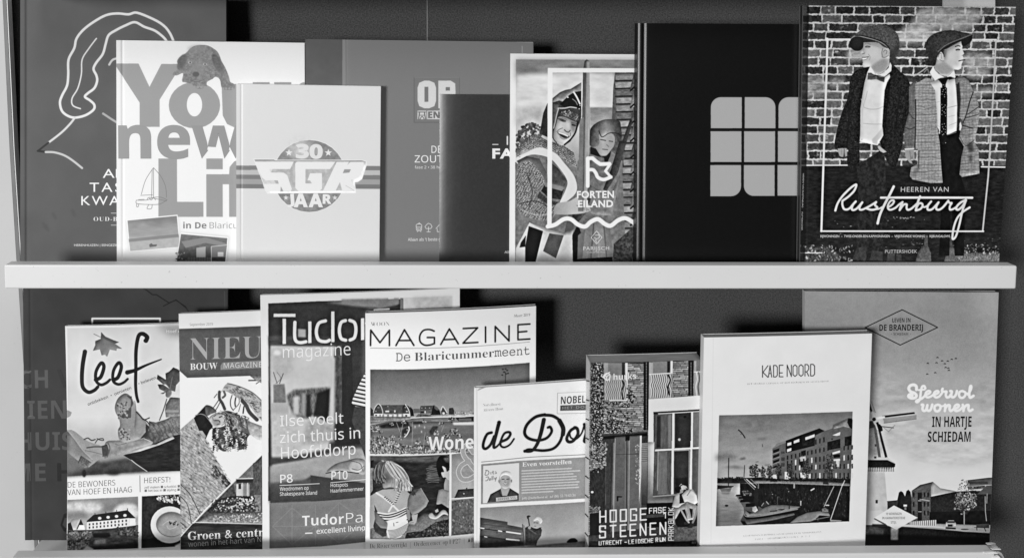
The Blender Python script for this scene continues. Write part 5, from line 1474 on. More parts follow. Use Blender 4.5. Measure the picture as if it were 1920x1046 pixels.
# third picture with the ampersand
B.f([862, 60, 1100, 30, 1740, -40, 1740, 800, 860, 900], ('v', 120, 150, 175, 150, 130, 110), n=8, ns=14)
B.f([865, 140, 1100, 60, 1740, 100, 1740, 300, 865, 300], 150, ft=5, n=22, ns=8, a=.7)
B.f([890, 515, 930, 425, 1090, 415, 1740, 380, 1740, 500, 1075, 502], 62, n=12, ns=3).l([862, 520, 960, 515, 1090, 505], 2.2, 220).f([862, 545, 960, 525, 1090, 515, 1740, 480, 1740, 800, 860, 900], 98, n=24, ns=3).scatter([862, 550, 1090, 520, 1740, 490, 1740, 800, 860, 890], 420, 1.8, 55, 165, 2, 85).e(990, 467, 5, 6, 225).e(1018, 412, 8, 5, 40)
B.z().f([843.2, 850, 846.4, 850, 845, 1006, 842, 1006], 236)
B.z(*E6)
am = [1085, 40, 1030, -30, 985, 0, 985, 60, 1030, 130, 1150, 270]
B.l(am, 9.6, 216, w2=9.6).l([1040, 130, 960, 180, 935, 250, 970, 315, 1040, 320, 1110, 280], 9.6, 216)
B.l(am, 7.6, 158, w2=7.6).l([1040, 130, 960, 180, 935, 250, 970, 315, 1040, 320, 1110, 280], 7.6, 158)
B.z(*C2).t('De Rivier verrijkt  |  Ondernemen op BP27  |  Alles', 96, 968, 920, 918, 34, 82, 'rb', -0.022)
B.z()
B.finish()

# ---- folded newspaper
B = Book('newspaper', 'folded newspaper with a bold script title and a portrait of a grey haired woman', 'newspaper',
         (889, 727), (1190, 705), (889, 1027), (1190, 1001), 1.030, ZL, 0.006, d1=0.016, d2=0.008, photo=True, bow=0.004, tone=229, edge=222, pages=205, spine=228)
C3, C4 = (870, 690, 5.812), (870, 850, 5.336)
B.f([880, 700, 1300, 660, 1300, 1100, 880, 1100], 236, n=3, ns=14)
B.z(*C3)
B.l([150, 240, 300, 190, 600, 160, 1330, 110], .9, 150).l([140, 215, 146, 1000, 140, 2000], 1, 200, 0).l([160, 225, 240, 205, 400, 190], 1.4, 165)
B.t('Nobelhorst', 207, 416, 398, 402, 30, 135, 'rb', -0.02).t('Almere Hout', 207, 470, 428, 452, 30, 135, 'rb', -0.02)
B.l([1020, 270, 1015, 495, 1330, 488], .9, 165, 0).l([1020, 270, 1330, 255], .8, 180, 0)
B.t('NOBEL', 1054, 390, 1322, 375, 82, 66, 'sb').f([1050, 405, 1500, 385, 1500, 452, 1048, 463], 102)
B.t('HET DORP', 1072, 445, 1390, 432, 28, 165, 'd', 0.0, 1.25)
# script title
ik = 56
B.l([300, 700, 250, 720, 215, 800, 210, 860, 240, 875, 290, 830, 330, 740], 5.4, ik).l([382, 590, 350, 720, 325, 830, 330, 865, 370, 840, 410, 780], 7.4, ik, w2=3)
B.l([400, 800, 470, 770, 505, 720, 490, 695, 440, 710, 405, 780, 400, 840, 440, 860, 500, 830, 545, 768], 5.6, ik, w2=3.4)
B.l([870, 560, 840, 700, 800, 820, 750, 890, 700, 905, 660, 900], 8, ik, w2=5).l([662, 905, 700, 885, 780, 890, 880, 895, 980, 870, 1050, 790, 1075, 680, 1050, 580, 970, 520, 880, 510], 5, ik, w2=6)
B.l([1078, 720, 1080, 650, 1040, 570], 8.4, ik).l([880, 506, 780, 530, 690, 610, 660, 700, 700, 760, 800, 785, 900, 760, 955, 690, 940, 640, 915, 645], 6.4, ik, w2=5)
B.l([1215, 645, 1160, 680, 1120, 760, 1140, 800, 1190, 790, 1240, 720, 1235, 660, 1205, 645], 6, ik).l([1150, 700, 1165, 755, 1220, 770, 1280, 710, 1310, 620], 3.6, ik).l([1310, 610, 1330, 690, 1310, 790, 1340, 800], 5.5, ik)
B.l([190, 1020, 400, 1000, 760, 965, 1330, 938, 1700, 900], .9, 100)
B.z(*C4)
B.f([172, 105, 560, 70, 1195, 35, 1700, 0, 1700, 420, 1190, 448, 560, 480, 170, 505], 152, n=3, ns=16)
B.f([192, 122, 552, 92, 552, 468, 188, 495], 222)
B.t('Even voorstellen', 583, 128, 1077, 98, 42, 238, 'rb', 0.0)
for k in range(9):
    y = 172 + k * 27.5
    x1 = (1080, 1165, 1090, 1130, 1120, 1150, 1135, 1148, 890)[k]
    x = 580
    while x < x1:
        wd = 14 + 60 * RNG.random()
        xe = min(x + wd, x1)
        sl = -0.052
        B.l([x, y + (x - 580) * sl, xe, y + (xe - 580) * sl], 2.3, 206, 0, a=.75)
        B.scatter([x, y - 9 + (x - 580) * sl, xe, y - 9 + (xe - 580) * sl, xe, y + 9 + (xe - 580) * sl, x, y + 9 + (x - 580) * sl], int(wd / 6) + 1, .8, 160, 235, 1.2)
        x = xe + 9
B.t('jolly@nobelhorst.nl   tel (06) 53 79 63 34', 578, 455, 1115, 425, 24, 230, 'rb', -0.01)
B.l([215, 165, 240, 170, 250, 190, 235, 212, 210, 210, 225, 165], 1.1, 120).l([268, 185, 270, 205], 1, 120).l([290, 172, 290, 200, 300, 200], 1, 120).l([280, 185, 300, 180], 1, 120).l([315, 178, 325, 195, 312, 198], 1, 120)
B.l([220, 235, 245, 232, 235, 265, 215, 270], 1.1, 120).l([255, 250, 265, 248, 262, 265, 252, 262, 256, 248], 1, 120).l([280, 225, 278, 262], 1, 120).l([292, 222, 290, 260], 1, 120).l([305, 240, 310, 255, 325, 235, 312, 275], 1, 120)
# portrait
B.f([232, 490, 265, 405, 345, 362, 375, 345, 460, 345, 500, 370, 549, 400, 549, 468], 78, n=10, ns=4).f([365, 345, 380, 320, 450, 320, 458, 350, 430, 420, 385, 420], 168)
B.f([350, 280, 358, 225, 380, 195, 430, 190, 465, 220, 475, 275, 455, 330, 415, 352, 380, 340, 360, 310], 176, sm=1, n=5)
B.f([358, 270, 362, 215, 385, 180, 430, 172, 470, 190, 480, 240, 472, 275, 460, 235, 430, 215, 395, 215, 370, 235], 222, sm=1, n=14, ns=3).e(350, 275, 7, 16, 150).e(475, 272, 7, 16, 140)
B.l([382, 255, 402, 254], 1.5, 70, 0).l([428, 255, 450, 252], 1.5, 70, 0).l([392, 298, 415, 306, 440, 296], 1.8, 240).l([390, 295, 415, 310, 442, 294], .8, 90).l([412, 265, 408, 285, 420, 286], 1, 125).f([440, 230, 465, 240, 455, 330, 420, 350], 140, ft=2, a=.6)
B.l([345, 365, 375, 430, 395, 470], 1, 50).l([470, 365, 440, 420], 1, 50).f([320, 440, 532, 418, 534, 455, 322, 478], 190).t('BERTHE VUL', 335, 466, 522, 446, 20, 100, 'mono', .01)
# boy with hammer on the boat
B.f([162, 540, 500, 520, 900, 500, 1205, 480, 1700, 440, 1700, 980, 158, 980], ('v', 142, 152, 165, 182, 190), n=5, ns=20)
B.f([720, 915, 900, 900, 1200, 875, 1700, 840, 1700, 980, 158, 980], 118, ft=1, n=10).f([1030, 888, 1060, 850, 1110, 845, 1135, 880], 36, sm=1)
B.f([162, 638, 435, 680, 435, 710, 585, 738, 600, 920, 158, 945], 96, n=12, ns=3, nx=16).f([162, 810, 600, 880, 605, 920, 158, 945], 58, ft=1.5, n=8)
B.l([162, 700, 440, 735, 585, 760], .8, 60, 0).l([162, 745, 420, 780], 1.6, 45, 0).l([162, 825, 420, 855], 1.6, 40, 0).l([425, 780, 565, 800], 2.4, 226, 0).l([425, 853, 550, 865], 2.4, 215, 0).l([345, 770, 378, 776], 2, 220, 0).l([165, 742, 200, 747], 2, 220, 0).l([205, 828, 230, 833], 1.6, 200, 0)
for x, y in ((178, 765), (330, 790), (180, 840), (330, 875), (560, 850), (250, 752)):
    B.e(x, y, 5, 5, 45)
B.f([583, 705, 610, 720, 612, 918, 600, 918], 130, n=10).l([585, 705, 605, 915], 1.2, 60, 0)
B.f([612, 740, 650, 720, 700, 745, 760, 735, 780, 760, 770, 820, 735, 870, 722, 918, 612, 918], 66, sm=0, n=14, ns=3)
B.f([690, 680, 700, 645, 750, 630, 780, 665, 772, 720, 735, 748, 700, 740, 688, 710], 168, sm=1).f([695, 670, 715, 632, 760, 632, 785, 672, 760, 700, 740, 665], 205, sm=1, n=10, ns=3).l([698, 690, 712, 688], 1.2, 70, 0).l([725, 690, 740, 692], 1.2, 70, 0).l([702, 722, 720, 724], 1, 90, 0)
B.l([640, 625, 655, 718], 1.8, 48, 0).f([628, 622, 650, 615, 668, 624, 650, 635, 632, 652], 50).e(655, 738, 16, 16, 150).l([660, 760, 720, 800], 2, 95).l([700, 780, 770, 740], 1.6, 45)
B.z()
B.finish()

# ---- thick brochure with the brick house
C5, C6 = (1080, 640, 5.231), (1080, 830, 4.842)
B = Book('brochure', 'thick brochure of a brick house front with white block letters and a couple sitting', 'brochure',
         (1106, 680), (1318, 674.5), (1103, 1026), (1318, 1018), 1.020, ZL, 0.027, d1=0.010, d2=0.003, tone=90, edge=205, pages=170, spine=200, photo=True)
B.z(*C5)
B.bricks([60, 200, 1300, 150, 1300, 1900, 60, 1900], 12.5, 3.5, .9, 70, 118, 186, n=16, rough=.25)
B.f([60, 196, 700, 204, 1300, 165, 1300, 178, 700, 214, 60, 208], 25)
# upper windows with wavy rails
B.f([270, 208, 505, 210, 505, 575, 270, 575], 152, n=8, ns=8).f([315, 208, 450, 210, 450, 330, 315, 330], 120, n=6).f([450, 210, 480, 210, 480, 370, 450, 370], 56).f([485, 210, 506, 210, 506, 570, 490, 570], 232).f([275, 380, 495, 380, 495, 570, 275, 570], 140, n=10)
for k in range(11):
    x = 290 + k * 19
    B.l([x, 385, x + 8, 420, x - 4, 470, x + 8, 520, x, 570], 1.0, 214).l([x + 6, 385, x + 14, 420, x + 2, 470, x + 14, 520, x + 6, 570], .8, 72)
B.l([455, 385, 470, 430, 450, 480, 462, 570], 2.4, 45).l([330, 578, 500, 575], 1.8, 218, 0)
B.f([715, 205, 950, 190, 945, 560, 715, 560], 158, n=8).f([755, 200, 925, 192, 922, 305, 755, 312], 128, n=6).f([895, 192, 924, 190, 922, 310, 895, 310], 48).f([930, 190, 948, 190, 946, 310, 930, 310], 235).l([720, 322, 945, 308], 1.6, 226, 0)
for k in range(10):
    x = 735 + k * 21
    B.l([x, 325, x + 10, 380, x - 6, 430, x + 8, 480, x, 548], 1.1, 220).l([x + 9, 325, x + 19, 380, x + 3, 430, x + 17, 480, x + 9, 548], .9, 60)
B.l([905, 330, 925, 380, 900, 450, 915, 520], 3, 40)
B.f([1155, 185, 1225, 180, 1300, 175, 1300, 540, 1155, 540], 150, n=8).f([1180, 185, 1300, 178, 1300, 290, 1180, 295], 110).l([1160, 298, 1300, 292], 1.4, 225, 0)
for k in range(6):
    x = 1180 + k * 22
    B.l([x, 300, x + 10, 370, x - 4, 440, x + 6, 530], 1.3, (215, 50)[k % 2])
# dark brick joints (drain pipes)
for x in (690, 1128):
    B.f([x - 27, 180, x + 27, 178, x + 20, 870 if x < 800 else 530, x - 27, 870 if x < 800 else 530], 26)
    for k in range(44 if x < 800 else 22):
        B.r(x - 4, 205 + k * 15, x + 5, 213 + k * 15, 150)
# white canopy and big window
B.f([712, 565, 1000, 545, 1220, 528, 1300, 520, 1300, 660, 1220, 662, 760, 690, 760, 1600, 705, 1600], 222, n=4, ns=20)
B.f([760, 690, 1220, 664, 1300, 658, 1300, 700, 760, 712], 52)
B.f([765, 710, 1300, 690, 1300, 2100, 740, 2100], 72, n=10, ns=6, nx=3)
B.f([780, 720, 945, 705, 945, 1046, 770, 1046], 92, n=14, ns=10, nx=2).f([795, 730, 830, 728, 830, 1040, 790, 1040], 48, ft=.5).f([905, 720, 935, 718, 935, 1040, 905, 1040], 128, ft=.5).f([975, 705, 1125, 695, 1125, 1036, 975, 1040], 50, n=5).f([1148, 695, 1300, 690, 1300, 1030, 1148, 1030], 110, n=8).e(1014, 960, 13, 14, 170).e(1068, 738, 14, 12, 22)
B.f([945, 700, 967, 698, 965, 1046, 943, 1046], 236).f([1130, 690, 1148, 688, 1146, 1046, 1128, 1046], 236).l([808, 708, 1220, 684], 1.6, 210, 0)
B.z(*C6)
B.f([640, -10, 712, -10, 700, 480, 880, 480, 880, 545, 640, 548], ('v', 200, 190, 140, 95), n=5).l([640, 548, 640, -20], 1, 110, 0)
B.f([712, 70, 870, 70, 865, 470, 708, 478], 88, n=16, ns=12, nx=2).f([745, 80, 830, 80, 825, 460, 745, 465], 112, n=12, ns=12, nx=2).l([745, 80, 740, 430], 1.2, 165).f([890, 70, 1030, 70, 1025, 460, 890, 455], 54, n=6).f([905, 320, 1010, 310, 1015, 400, 905, 390], 34, ft=1).f([1055, 60, 1200, 55, 1200, 480, 1055, 480], 86, n=6)
B.f([715, 75, 720, 58, 1118, 36, 1250, 30, 1250, 48, 1118, 52], 236).f([870, -20, 890, -20, 885, 465, 864, 465], 236).f([1040, -20, 1056, -20, 1052, 440, 1030, 440], 236).l([890, 70, 1028, 64, 1026, 450], 1.2, 190, 0)
B.l([700, 485, 900, 470, 1050, 462], 2, 150, 0)
# door, downpipes and dark porch
B.z(*C5)
B.f([250, 905, 705, 880, 705, 1100, 700, 2100, 250, 2100], 62, n=10, ns=5, nx=2).f([260, 930, 700, 895, 700, 925, 260, 960], 24)
B.f([380, 935, 640, 918, 640, 2100, 330, 2100, 350, 1400], 112, n=8, ns=14, nx=3).f([395, 945, 480, 940, 475, 2100, 380, 2100], 96, n=6).f([530, 935, 630, 930, 630, 2100, 525, 2100], 102, n=6).f([485, 920, 528, 915, 525, 970, 485, 975], 24).l([500, 970, 492, 2100], 2.0, 60, 0).l([525, 970, 512, 2100], 1.0, 165, 0).l([385, 950, 360, 2100], 1, 180, 0)
B.f([628, 925, 645, 920, 640, 1300, 620, 1600, 618, 1300], 205)
B.f([645, 995, 704, 990, 700, 1180, 640, 1180], 150).hatch([645, 995, 704, 990, 700, 1180, 640, 1180], 0, 3.4, 1, 60, .8)
B.f([640, 1180, 700, 1180, 695, 1600, 640, 1600], ('v', 140, 50))
B.z(*C6)
B.l([268, 0, 262, 560], 2.4, 150, 0).l([345, 0, 338, 560], 2, 130, 0).l([322, 0, 318, 620], 1.2, 52, 0).l([360, 105, 575, 98], .8, 55, 0).f([370, 480, 420, 484, 420, 492, 384, 494, 384, 528, 370, 528], 20)
# ivy
for q, n in (([150, 205, 268, 210, 272, 560, 250, 900, 290, 1046, 280, 1150, 145, 1150], 780), ([265, 590, 500, 590, 560, 530, 520, 640, 420, 640, 300, 620], 130), ([270, 640, 420, 680, 430, 860, 300, 890, 250, 870], 200), ([500, 420, 600, 540, 540, 620, 500, 560], 36), ([430, 680, 560, 700, 520, 830, 430, 860], 26), ([240, 860, 560, 860, 540, 900, 260, 900], 60)):
    B.z(*C5)
    if n > 500:
        B.f(q, 40, ft=1)
    B.scatter(q, n, 2.6, 18, 66, 1.3).scatter(q, int(n * .75), 1.7, 110, 215, 1.4)
B.z(*C6).f([125, 250, 270, 200, 265, 700, 125, 830], 48, n=14, ns=4, nx=2).scatter([125, 0, 290, 0, 270, 200, 190, 280, 125, 260], 200, 2.4, 25, 190, 1.3).scatter([540, 20, 580, 0, 578, 380, 540, 370], 80, 2, 110, 200, 1.3).scatter([125, 570, 220, 580, 200, 640, 125, 640], 60, 2.2, 60, 180).e(147, 445, 12, 10, 215)
B.l([395, 0, 395, 10], 1, 60)
# ground
B.f([118, 830, 560, 780, 820, 740, 1250, 700, 1250, 1100, 118, 1100], 62, n=16, ns=3).f([640, 545, 1250, 530, 1250, 760, 640, 760], 22, n=5).f([640, 650, 800, 640, 800, 668, 640, 680], 66, n=8)
B.f([880, 770, 1250, 740, 1250, 880, 880, 900], 86, n=26, ns=3).f([118, 890, 1030, 890, 1250, 880, 1250, 1100, 118, 1100], 44, n=10, ns=3).f([1030, 885, 1250, 880, 1250, 1100, 1030, 1100], 28)
B.f([125, 640, 210, 630, 215, 835, 125, 840], 34)
# couple
B.f([870, 580, 900, 470, 935, 445, 985, 470, 1000, 540, 960, 560, 930, 590], 176, n=10, ns=3).f([940, 460, 985, 450, 1000, 540, 940, 550], 40, n=8)
B.f([960, 470, 1010, 420, 1060, 420, 1095, 470, 1105, 540, 1060, 570, 1010, 530, 985, 540], 205, n=8, ns=4).l([1010, 475, 1040, 430], 1.2, 110).l([1060, 430, 1100, 480], .9, 120)
B.e(962, 412, 20, 24, 188, 20).e(990, 395, 26, 28, 176, 20).f([970, 380, 990, 362, 1012, 380, 1015, 410, 1000, 390], 32, sm=1).f([905, 400, 945, 390, 955, 420, 930, 455, 900, 430], 30, sm=1).f([945, 420, 975, 425, 970, 452, 945, 455], 150).l([940, 390, 955, 372, 960, 380], 1.2, 160).l([1000, 410, 1012, 425, 1015, 405], 1.4, 60)
B.f([855, 590, 930, 585, 1010, 530, 1090, 560, 1105, 580, 1080, 690, 1050, 700, 1060, 600, 1030, 590, 1035, 690, 1010, 690, 990, 600, 950, 610, 905, 690, 880, 690, 890, 620], 150, n=18, ns=3)
B.l([950, 600, 1000, 690, 1025, 720], 3.4, 160).l([1010, 545, 1030, 640, 1040, 680], 3.6, 145).l([1100, 580, 1085, 660, 1060, 720], 4, 120).l([900, 620, 890, 700, 900, 755], 3.2, 130)
B.f([880, 740, 910, 740, 925, 765, 885, 765], 66).f([1010, 690, 1055, 680, 1065, 690, 1020, 705], 190).f([1010, 770, 1040, 725, 1080, 735, 1050, 770], 40).f([980, 720, 1010, 710, 1020, 740, 985, 740], 45)
# square block lettering
w = 236


def seg(polys, x, y, wd, ht, slope, th):
    for q in polys:
        p = []
        for i in range(0, len(q), 2):
            xx = x + q[i] * wd
            p += [xx, y - q[i + 1] * ht + (q[i] * wd) * slope]
        B.l(p, th, w, 0)


FONT = {'H': [[0, 0, 0, 1], [1, 0, 1, 1], [0, .5, 1, .5]], 'O': [[0, 0, 0, 1, 1, 1, 1, 0, 0, 0]], 'G': [[1, .85, 1, 1, 0, 1, 0, 0, 1, 0, 1, .48, .5, .48]],
        'E': [[1, 1, 0, 1, 0, 0, 1, 0], [0, .5, .85, .5]], 'S': [[1, .8, 1, 1, 0, 1, 0, .55, 1, .5, 1, 0, 0, 0, 0, .2]], 'T': [[0, 1, 1, 1], [.5, 1, .5, 0]],
        'N': [[0, 0, 0, 1, 1, 0, 1, 1]], 'F': [[1, 1, 0, 1, 0, 0], [0, .5, .8, .5]], 'A': [[0, 0, 0, 1, 1, 1, 1, 0], [0, .45, 1, .45]], '1': [[.2, .9, 1, 1, 1, 0]],
        'P': [[0, 0, 0, 1, 1, 1, 1, .45, 0, .45]], 'R': [[0, 0, 0, 1, 1, 1, 1, .5, 0, .5], [.4, .5, 1, 0]], 'K': [[0, 0, 0, 1], [1, 1, 0, .5, 1, 0]], 'B': [[0, 0, 0, 1, .9, 1, .9, .5, 1, .5, 1, 0, 0, 0], [0, .5, .9, .5]],
        'L': [[0, 1, 0, 0, 1, 0]], 'U': [[0, 1, 0, 0, 1, 0, 1, 1]], 'C': [[1, 1, 0, 1, 0, 0, 1, 0]], 'I': [[.5, 0, .5, 1]], 'D': [[0, 0, 0, 1, 1, .9, 1, .1, 0, 0]], 'J': [[.9, 1, .9, 0, 0, 0, 0, .25]], '-': [[0, .5, 1, .5]], ' ': []}
for x, c in zip((218, 312, 404, 496, 585), 'HOOGE'):
    seg(FONT[c], x, 720 - (x - 218) * .06, 52, 103, -.06, 2.6)
for x, c in zip((216, 312, 404, 492, 584, 674, 764), 'STEENEN'):
    seg(FONT[c], x, 858 - (x - 216) * .058, 50, 103, -.058, 2.6)
for x, c in zip((666, 706, 748, 790), 'FASE'):
    seg(FONT[c], x, 638 - (x - 666) * .06, 26, 46, -.06, 1.5)
seg(FONT['1'], 790, 682, 22, 45, -.06, 1.6)
for i, c in enumerate('UTRECHT'):
    seg(FONT[c], 210 + i * 31, 926 - i * 1.7, 19, 34, -.058, 1.3)
seg(FONT['-'], 442, 916, 18, 34, 0, 1.4)
for i, c in enumerate('LEIDSCHE'):
    seg(FONT[c], 478 + i * 29, 914 - i * 1.8, 18, 35, -.058, 1.3)
for x, c in zip((725, 753, 768, 792), 'RIJN'):
    seg(FONT[c], x, 895 - (x - 725) * .06, 18, 34, -.058, 1.3)
for i, c in enumerate('PARKBLOK'):
    for q in FONT[c]:
        p = []
        for k in range(0, len(q), 2):
            p += [884 - q[k + 1] * 44, 882 - i * 38.5 - q[k] * 25]
        B.l(p, 1.4, 205, 0)
for x in (1056, 1070, 1084):
    B.l([x, 895, x, 912], .8, 190, 0)
B.z(*C5)
B.l([265, 350, 300, 320, 330, 300], 1.6, w).l([275, 350, 300, 380, 330, 360, 330, 320, 300, 312, 275, 330, 275, 350], 1.8, w).l([300, 345, 330, 320], 1.6, w).l([300, 345, 302, 378], 1.6, w).l([278, 335, 300, 345], 1.6, w).l([330, 350, 328, 390], 1.6, w).l([250, 340, 280, 362], 1.6, w)
B.t('hurks', 368, 376, 590, 366, 58, w, 'sb', -0.012)
B.z()
root = B.finish()
# sewn spine: thread crossing the left edge of the sheets
for k in range(9):
    t0 = 0.06 + k * 0.105
    a, b = B.S(-0.0004, t0, 0.001), B.S(-0.0004, t0 - 0.035, B.T * .85)
    w_ = np.array([0, 0, 0.0007])
    o_ = np.array([-0.0008, 0, 0])
    mesh_obj('spine_thread', [a - w_, b - w_, b + w_, a + w_, a - w_ + o_, b - w_ + o_, b + w_ + o_, a + w_ + o_],
             [(0, 1, 2, 3), (7, 6, 5, 4), (0, 4, 5, 1), (1, 5, 6, 2), (2, 6, 7, 3), (3, 7, 4, 0)], [plain('dark thread', 50, 0.8, 0.1)], root, B.org)

# ---- Kade Noord
C7, C8 = (1300, 600, 4.547), (1300, 820, 4.628)
B = Book('softcover_book', 'white softcover with narrow thin capitals above a photo of a quay with moored boats', 'book',
         (1320, 632.5), (1635, 625), (1312, 1023.5), (1622, 1017), 1.020, ZL, 0.013, d1=0.006, d2=0.004, tone=224, edge=222, pages=150, spine=206, photo=True)
B.f([1250, 600, 1700, 600, 1700, 1100, 1250, 1100], 230, n=3, ns=40)
B.z(*C7)
B.l([170, 150, 150, 1900], .7, 214, 0)
x = 590
for c, x0, x1 in (('K', 590, 636), ('A', 640, 668), ('D', 684, 716), ('E', 733, 765), ('N', 800, 836), ('O', 850, 884), ('O', 900, 936), ('R', 952, 984), ('D', 1000, 1034)):
    dy = -(x0 - 590) * .028
    y1, y0 = 486 + dy, 388 + dy
    m = (x0 + x1) / 2
    S_ = {'K': [[x0, y0, x0, y1], [x1, y0, x0 + 4, (y0 + y1) / 2 + 8, x1, y1]], 'A': [[x0, y1, m, y0, x1, y1], [x0 + 6, y1 - 30, x1 - 6, y1 - 30]], 'D': [[x0, y0, x0, y1, m + 4, y1, x1, y1 - 14, x1, y0 + 14, m + 4, y0, x0, y0]],
          'E': [[x1, y0, x0, y0, x0, y1, x1, y1], [x0, (y0 + y1) / 2 + 16, x1 - 6, (y0 + y1) / 2 + 16]], 'N': [[x0, y1, x0, y0, x1, y1, x1, y0]], 'O': [[m, y0, x0, y0 + 14, x0, y1 - 14, m, y1, x1, y1 - 14, x1, y0 + 14, m, y0]],
          'R': [[x0, y1, x0, y0, m + 4, y0, x1, y0 + 14, x1, y0 + 40, m, y0 + 62, x0, y0 + 62], [m - 2, y0 + 62, x1, y1]]}[c]
    for q in S_:
        B.l(q, 1.5, 70, 0)
B.t('HET STATIGE VERVOLG OP HET HISTORISCHE IJSSELFRONT', 458, 550, 1152, 526, 13, 130, 'rb', -0.02, 1.25)
G5, G6 = (1340, 770, 7.385), (1340, 880, 7.385)
B.z(*G5)
B.f([62, 60, 500, 52, 1910, 8, 1885, 960, 1862, 1525, 16, 1592, 36, 960], ('v', 118, 140, 165, 150, 90, 60), n=8, ns=8, nx=24)
B.f([300, 200, 600, 110, 850, 120, 760, 260, 500, 290], 118, sm=1, ft=5, a=.8, n=16).f([30, 600, 200, 585, 320, 650, 200, 680, 30, 685], 100, sm=1, ft=5, a=.7, n=20).f([340, 660, 420, 640, 430, 665, 360, 675], 95, ft=1.5).f([590, 380, 720, 370, 700, 395, 600, 400], 110, ft=2).f([90, 780, 280, 755, 450, 795, 300, 800], 110, ft=2).f([690, 745, 760, 735, 770, 755, 700, 760], 100, ft=1)
B.f([40, 800, 500, 810, 800, 760, 800, 940, 36, 940], 192, ft=8, a=.6)
B.l([330, 262, 380, 310, 420, 372], 2.0, 45).l([360, 320, 385, 312], 1.4, 80).l([660, 462, 664, 495], 1.4, 90).l([570, 705, 605, 702], 1, 80)
# building
B.f([800, 520, 860, 455, 985, 412, 1200, 330, 1450, 240, 1530, 275, 1630, 240, 1640, 190, 1850, 95, 1912, 120, 1885, 960, 800, 960], 98, n=8, ns=6)
B.f([800, 520, 860, 458, 985, 412, 985, 440, 905, 470, 810, 520], 128).f([985, 412, 1200, 330, 1225, 345, 1450, 240, 1390, 340, 1385, 480, 985, 580], 22).f([1200, 330, 1450, 240, 1520, 275, 1390, 340, 1385, 470, 1215, 490], 34)
B.f([1640, 215, 1850, 105, 1905, 140, 1900, 240, 1780, 215, 1650, 250], 132, n=20, ns=3).f([1850, 100, 1905, 105, 1905, 250, 1870, 230, 1835, 160], 34, n=10)
for k in range(4):
    B.f([808, 545 + k * 75, 895, 515 + k * 72, 895, 560 + k * 68, 812, 590 + k * 70], 34).l([803, 598 + k * 70, 897, 562 + k * 70], 1.6, 140, 0)
for q, tn in (([1005, 445, 1062, 430, 1062, 470, 1005, 485], 205), ([1095, 415, 1172, 385, 1172, 425, 1095, 450], 232), ([1002, 530, 1062, 510, 1062, 550, 1002, 570], 215), ([1255, 365, 1385, 320, 1385, 360, 1255, 405], 205), ([1630, 335, 1740, 290, 1735, 335, 1690, 345], 226), ([1620, 580, 1735, 545, 1735, 575, 1620, 605], 236), ([1645, 670, 1735, 660, 1735, 690, 1650, 690], 228), ([1680, 690, 1730, 690, 1728, 775, 1680, 770], 190), ([1180, 640, 1260, 625, 1260, 690, 1180, 700], 178)):
    B.f(q, tn, n=22, ns=2)
for q in ([1560, 430, 1740, 385, 1740, 510, 1560, 545], [1800, 360, 1895, 340, 1890, 470, 1800, 490], [1195, 560, 1262, 540, 1262, 610, 1195, 620], [1640, 605, 1735, 600, 1735, 640, 1650, 650], [1180, 700, 1255, 690, 1225, 780, 1185, 780], [1230, 410, 1360, 375, 1360, 450, 1230, 480]):
    B.f(q, 34, n=16, ns=3)
for r_, (y, sl, h) in enumerate(((395, -.28, 85), (530, -.22, 72), (640, -.13, 90), (745, -.05, 80), (860, 0, 90))):
    for k, x in enumerate(range(1000, 1900, 56)):
        yy = y + (x - 1400) * sl * (1.0 if x < 1600 else .5)
        if r_ == 0 and (x < 1390 or x > 1540):
            continue
        if r_ < 3 and 1560 < x < 1745:
            continue
        lit = (k * 7 + r_ * 5) % 4 == 0 and r_ > 1
        B.f([x, yy, x + 18, yy - 5, x + 18, yy + h * .75, x, yy + h * .8], 215 if lit else 36)
for x in (925, 950):
    B.r(x, 560, x + 15, 590, 45).r(x, 640, x + 16, 690, 45).r(x, 720, x + 16, 770, 50)
B.r(1610, 380, 1640, 400, 60)
# trees along the quay and street level
B.f([970, 840, 1060, 850, 1055, 950, 970, 960], 232, n=14).f([1180, 850, 1330, 870, 1330, 930, 1190, 920], 205, n=26, ns=3).f([800, 880, 860, 880, 860, 940, 800, 940], 190, n=20, ns=3)
for x, y, rx, ry, n in ((555, 825, 75, 90, 190), (670, 850, 36, 80, 90), (760, 840, 42, 90, 120), (885, 840, 42, 110, 130), (1050, 830, 48, 110, 140), (1270, 800, 58, 130, 190), (1590, 760, 62, 170, 230)):
    a = np.linspace(0, 2 * math.pi, 18, endpoint=False)
    rr = 1 + .18 * np.sin(a * 5 + x)
    B.scatter(np.stack([x + rx * rr * np.cos(a), y + ry * rr * np.sin(a)], -1), n, 1.9, 24, 96, 1.3)
    B.l([x, y, x + 4, 935], 1.2, 40, 0)
B.z(*G6)
B.f([36, 125, 400, 115, 620, 105, 900, 130, 1200, 135, 1500, 120, 1880, 130, 1875, 230, 900, 190, 590, 180, 350, 190, 36, 188], 38, n=10, ns=3).scatter([36, 110, 400, 100, 400, 130, 36, 130], 50, 2, 28, 60)
B.f([540, 150, 900, 150, 1500, 165, 1870, 190, 1870, 225, 900, 190, 560, 180], 120, n=18, ns=2.5).scatter([620, 105, 1880, 110, 1880, 175, 620, 150], 130, 2, 18, 60).f([1500, 165, 1570, 160, 1580, 205, 1500, 200], 46).f([770, 140, 865, 135, 870, 165, 770, 165], 28)
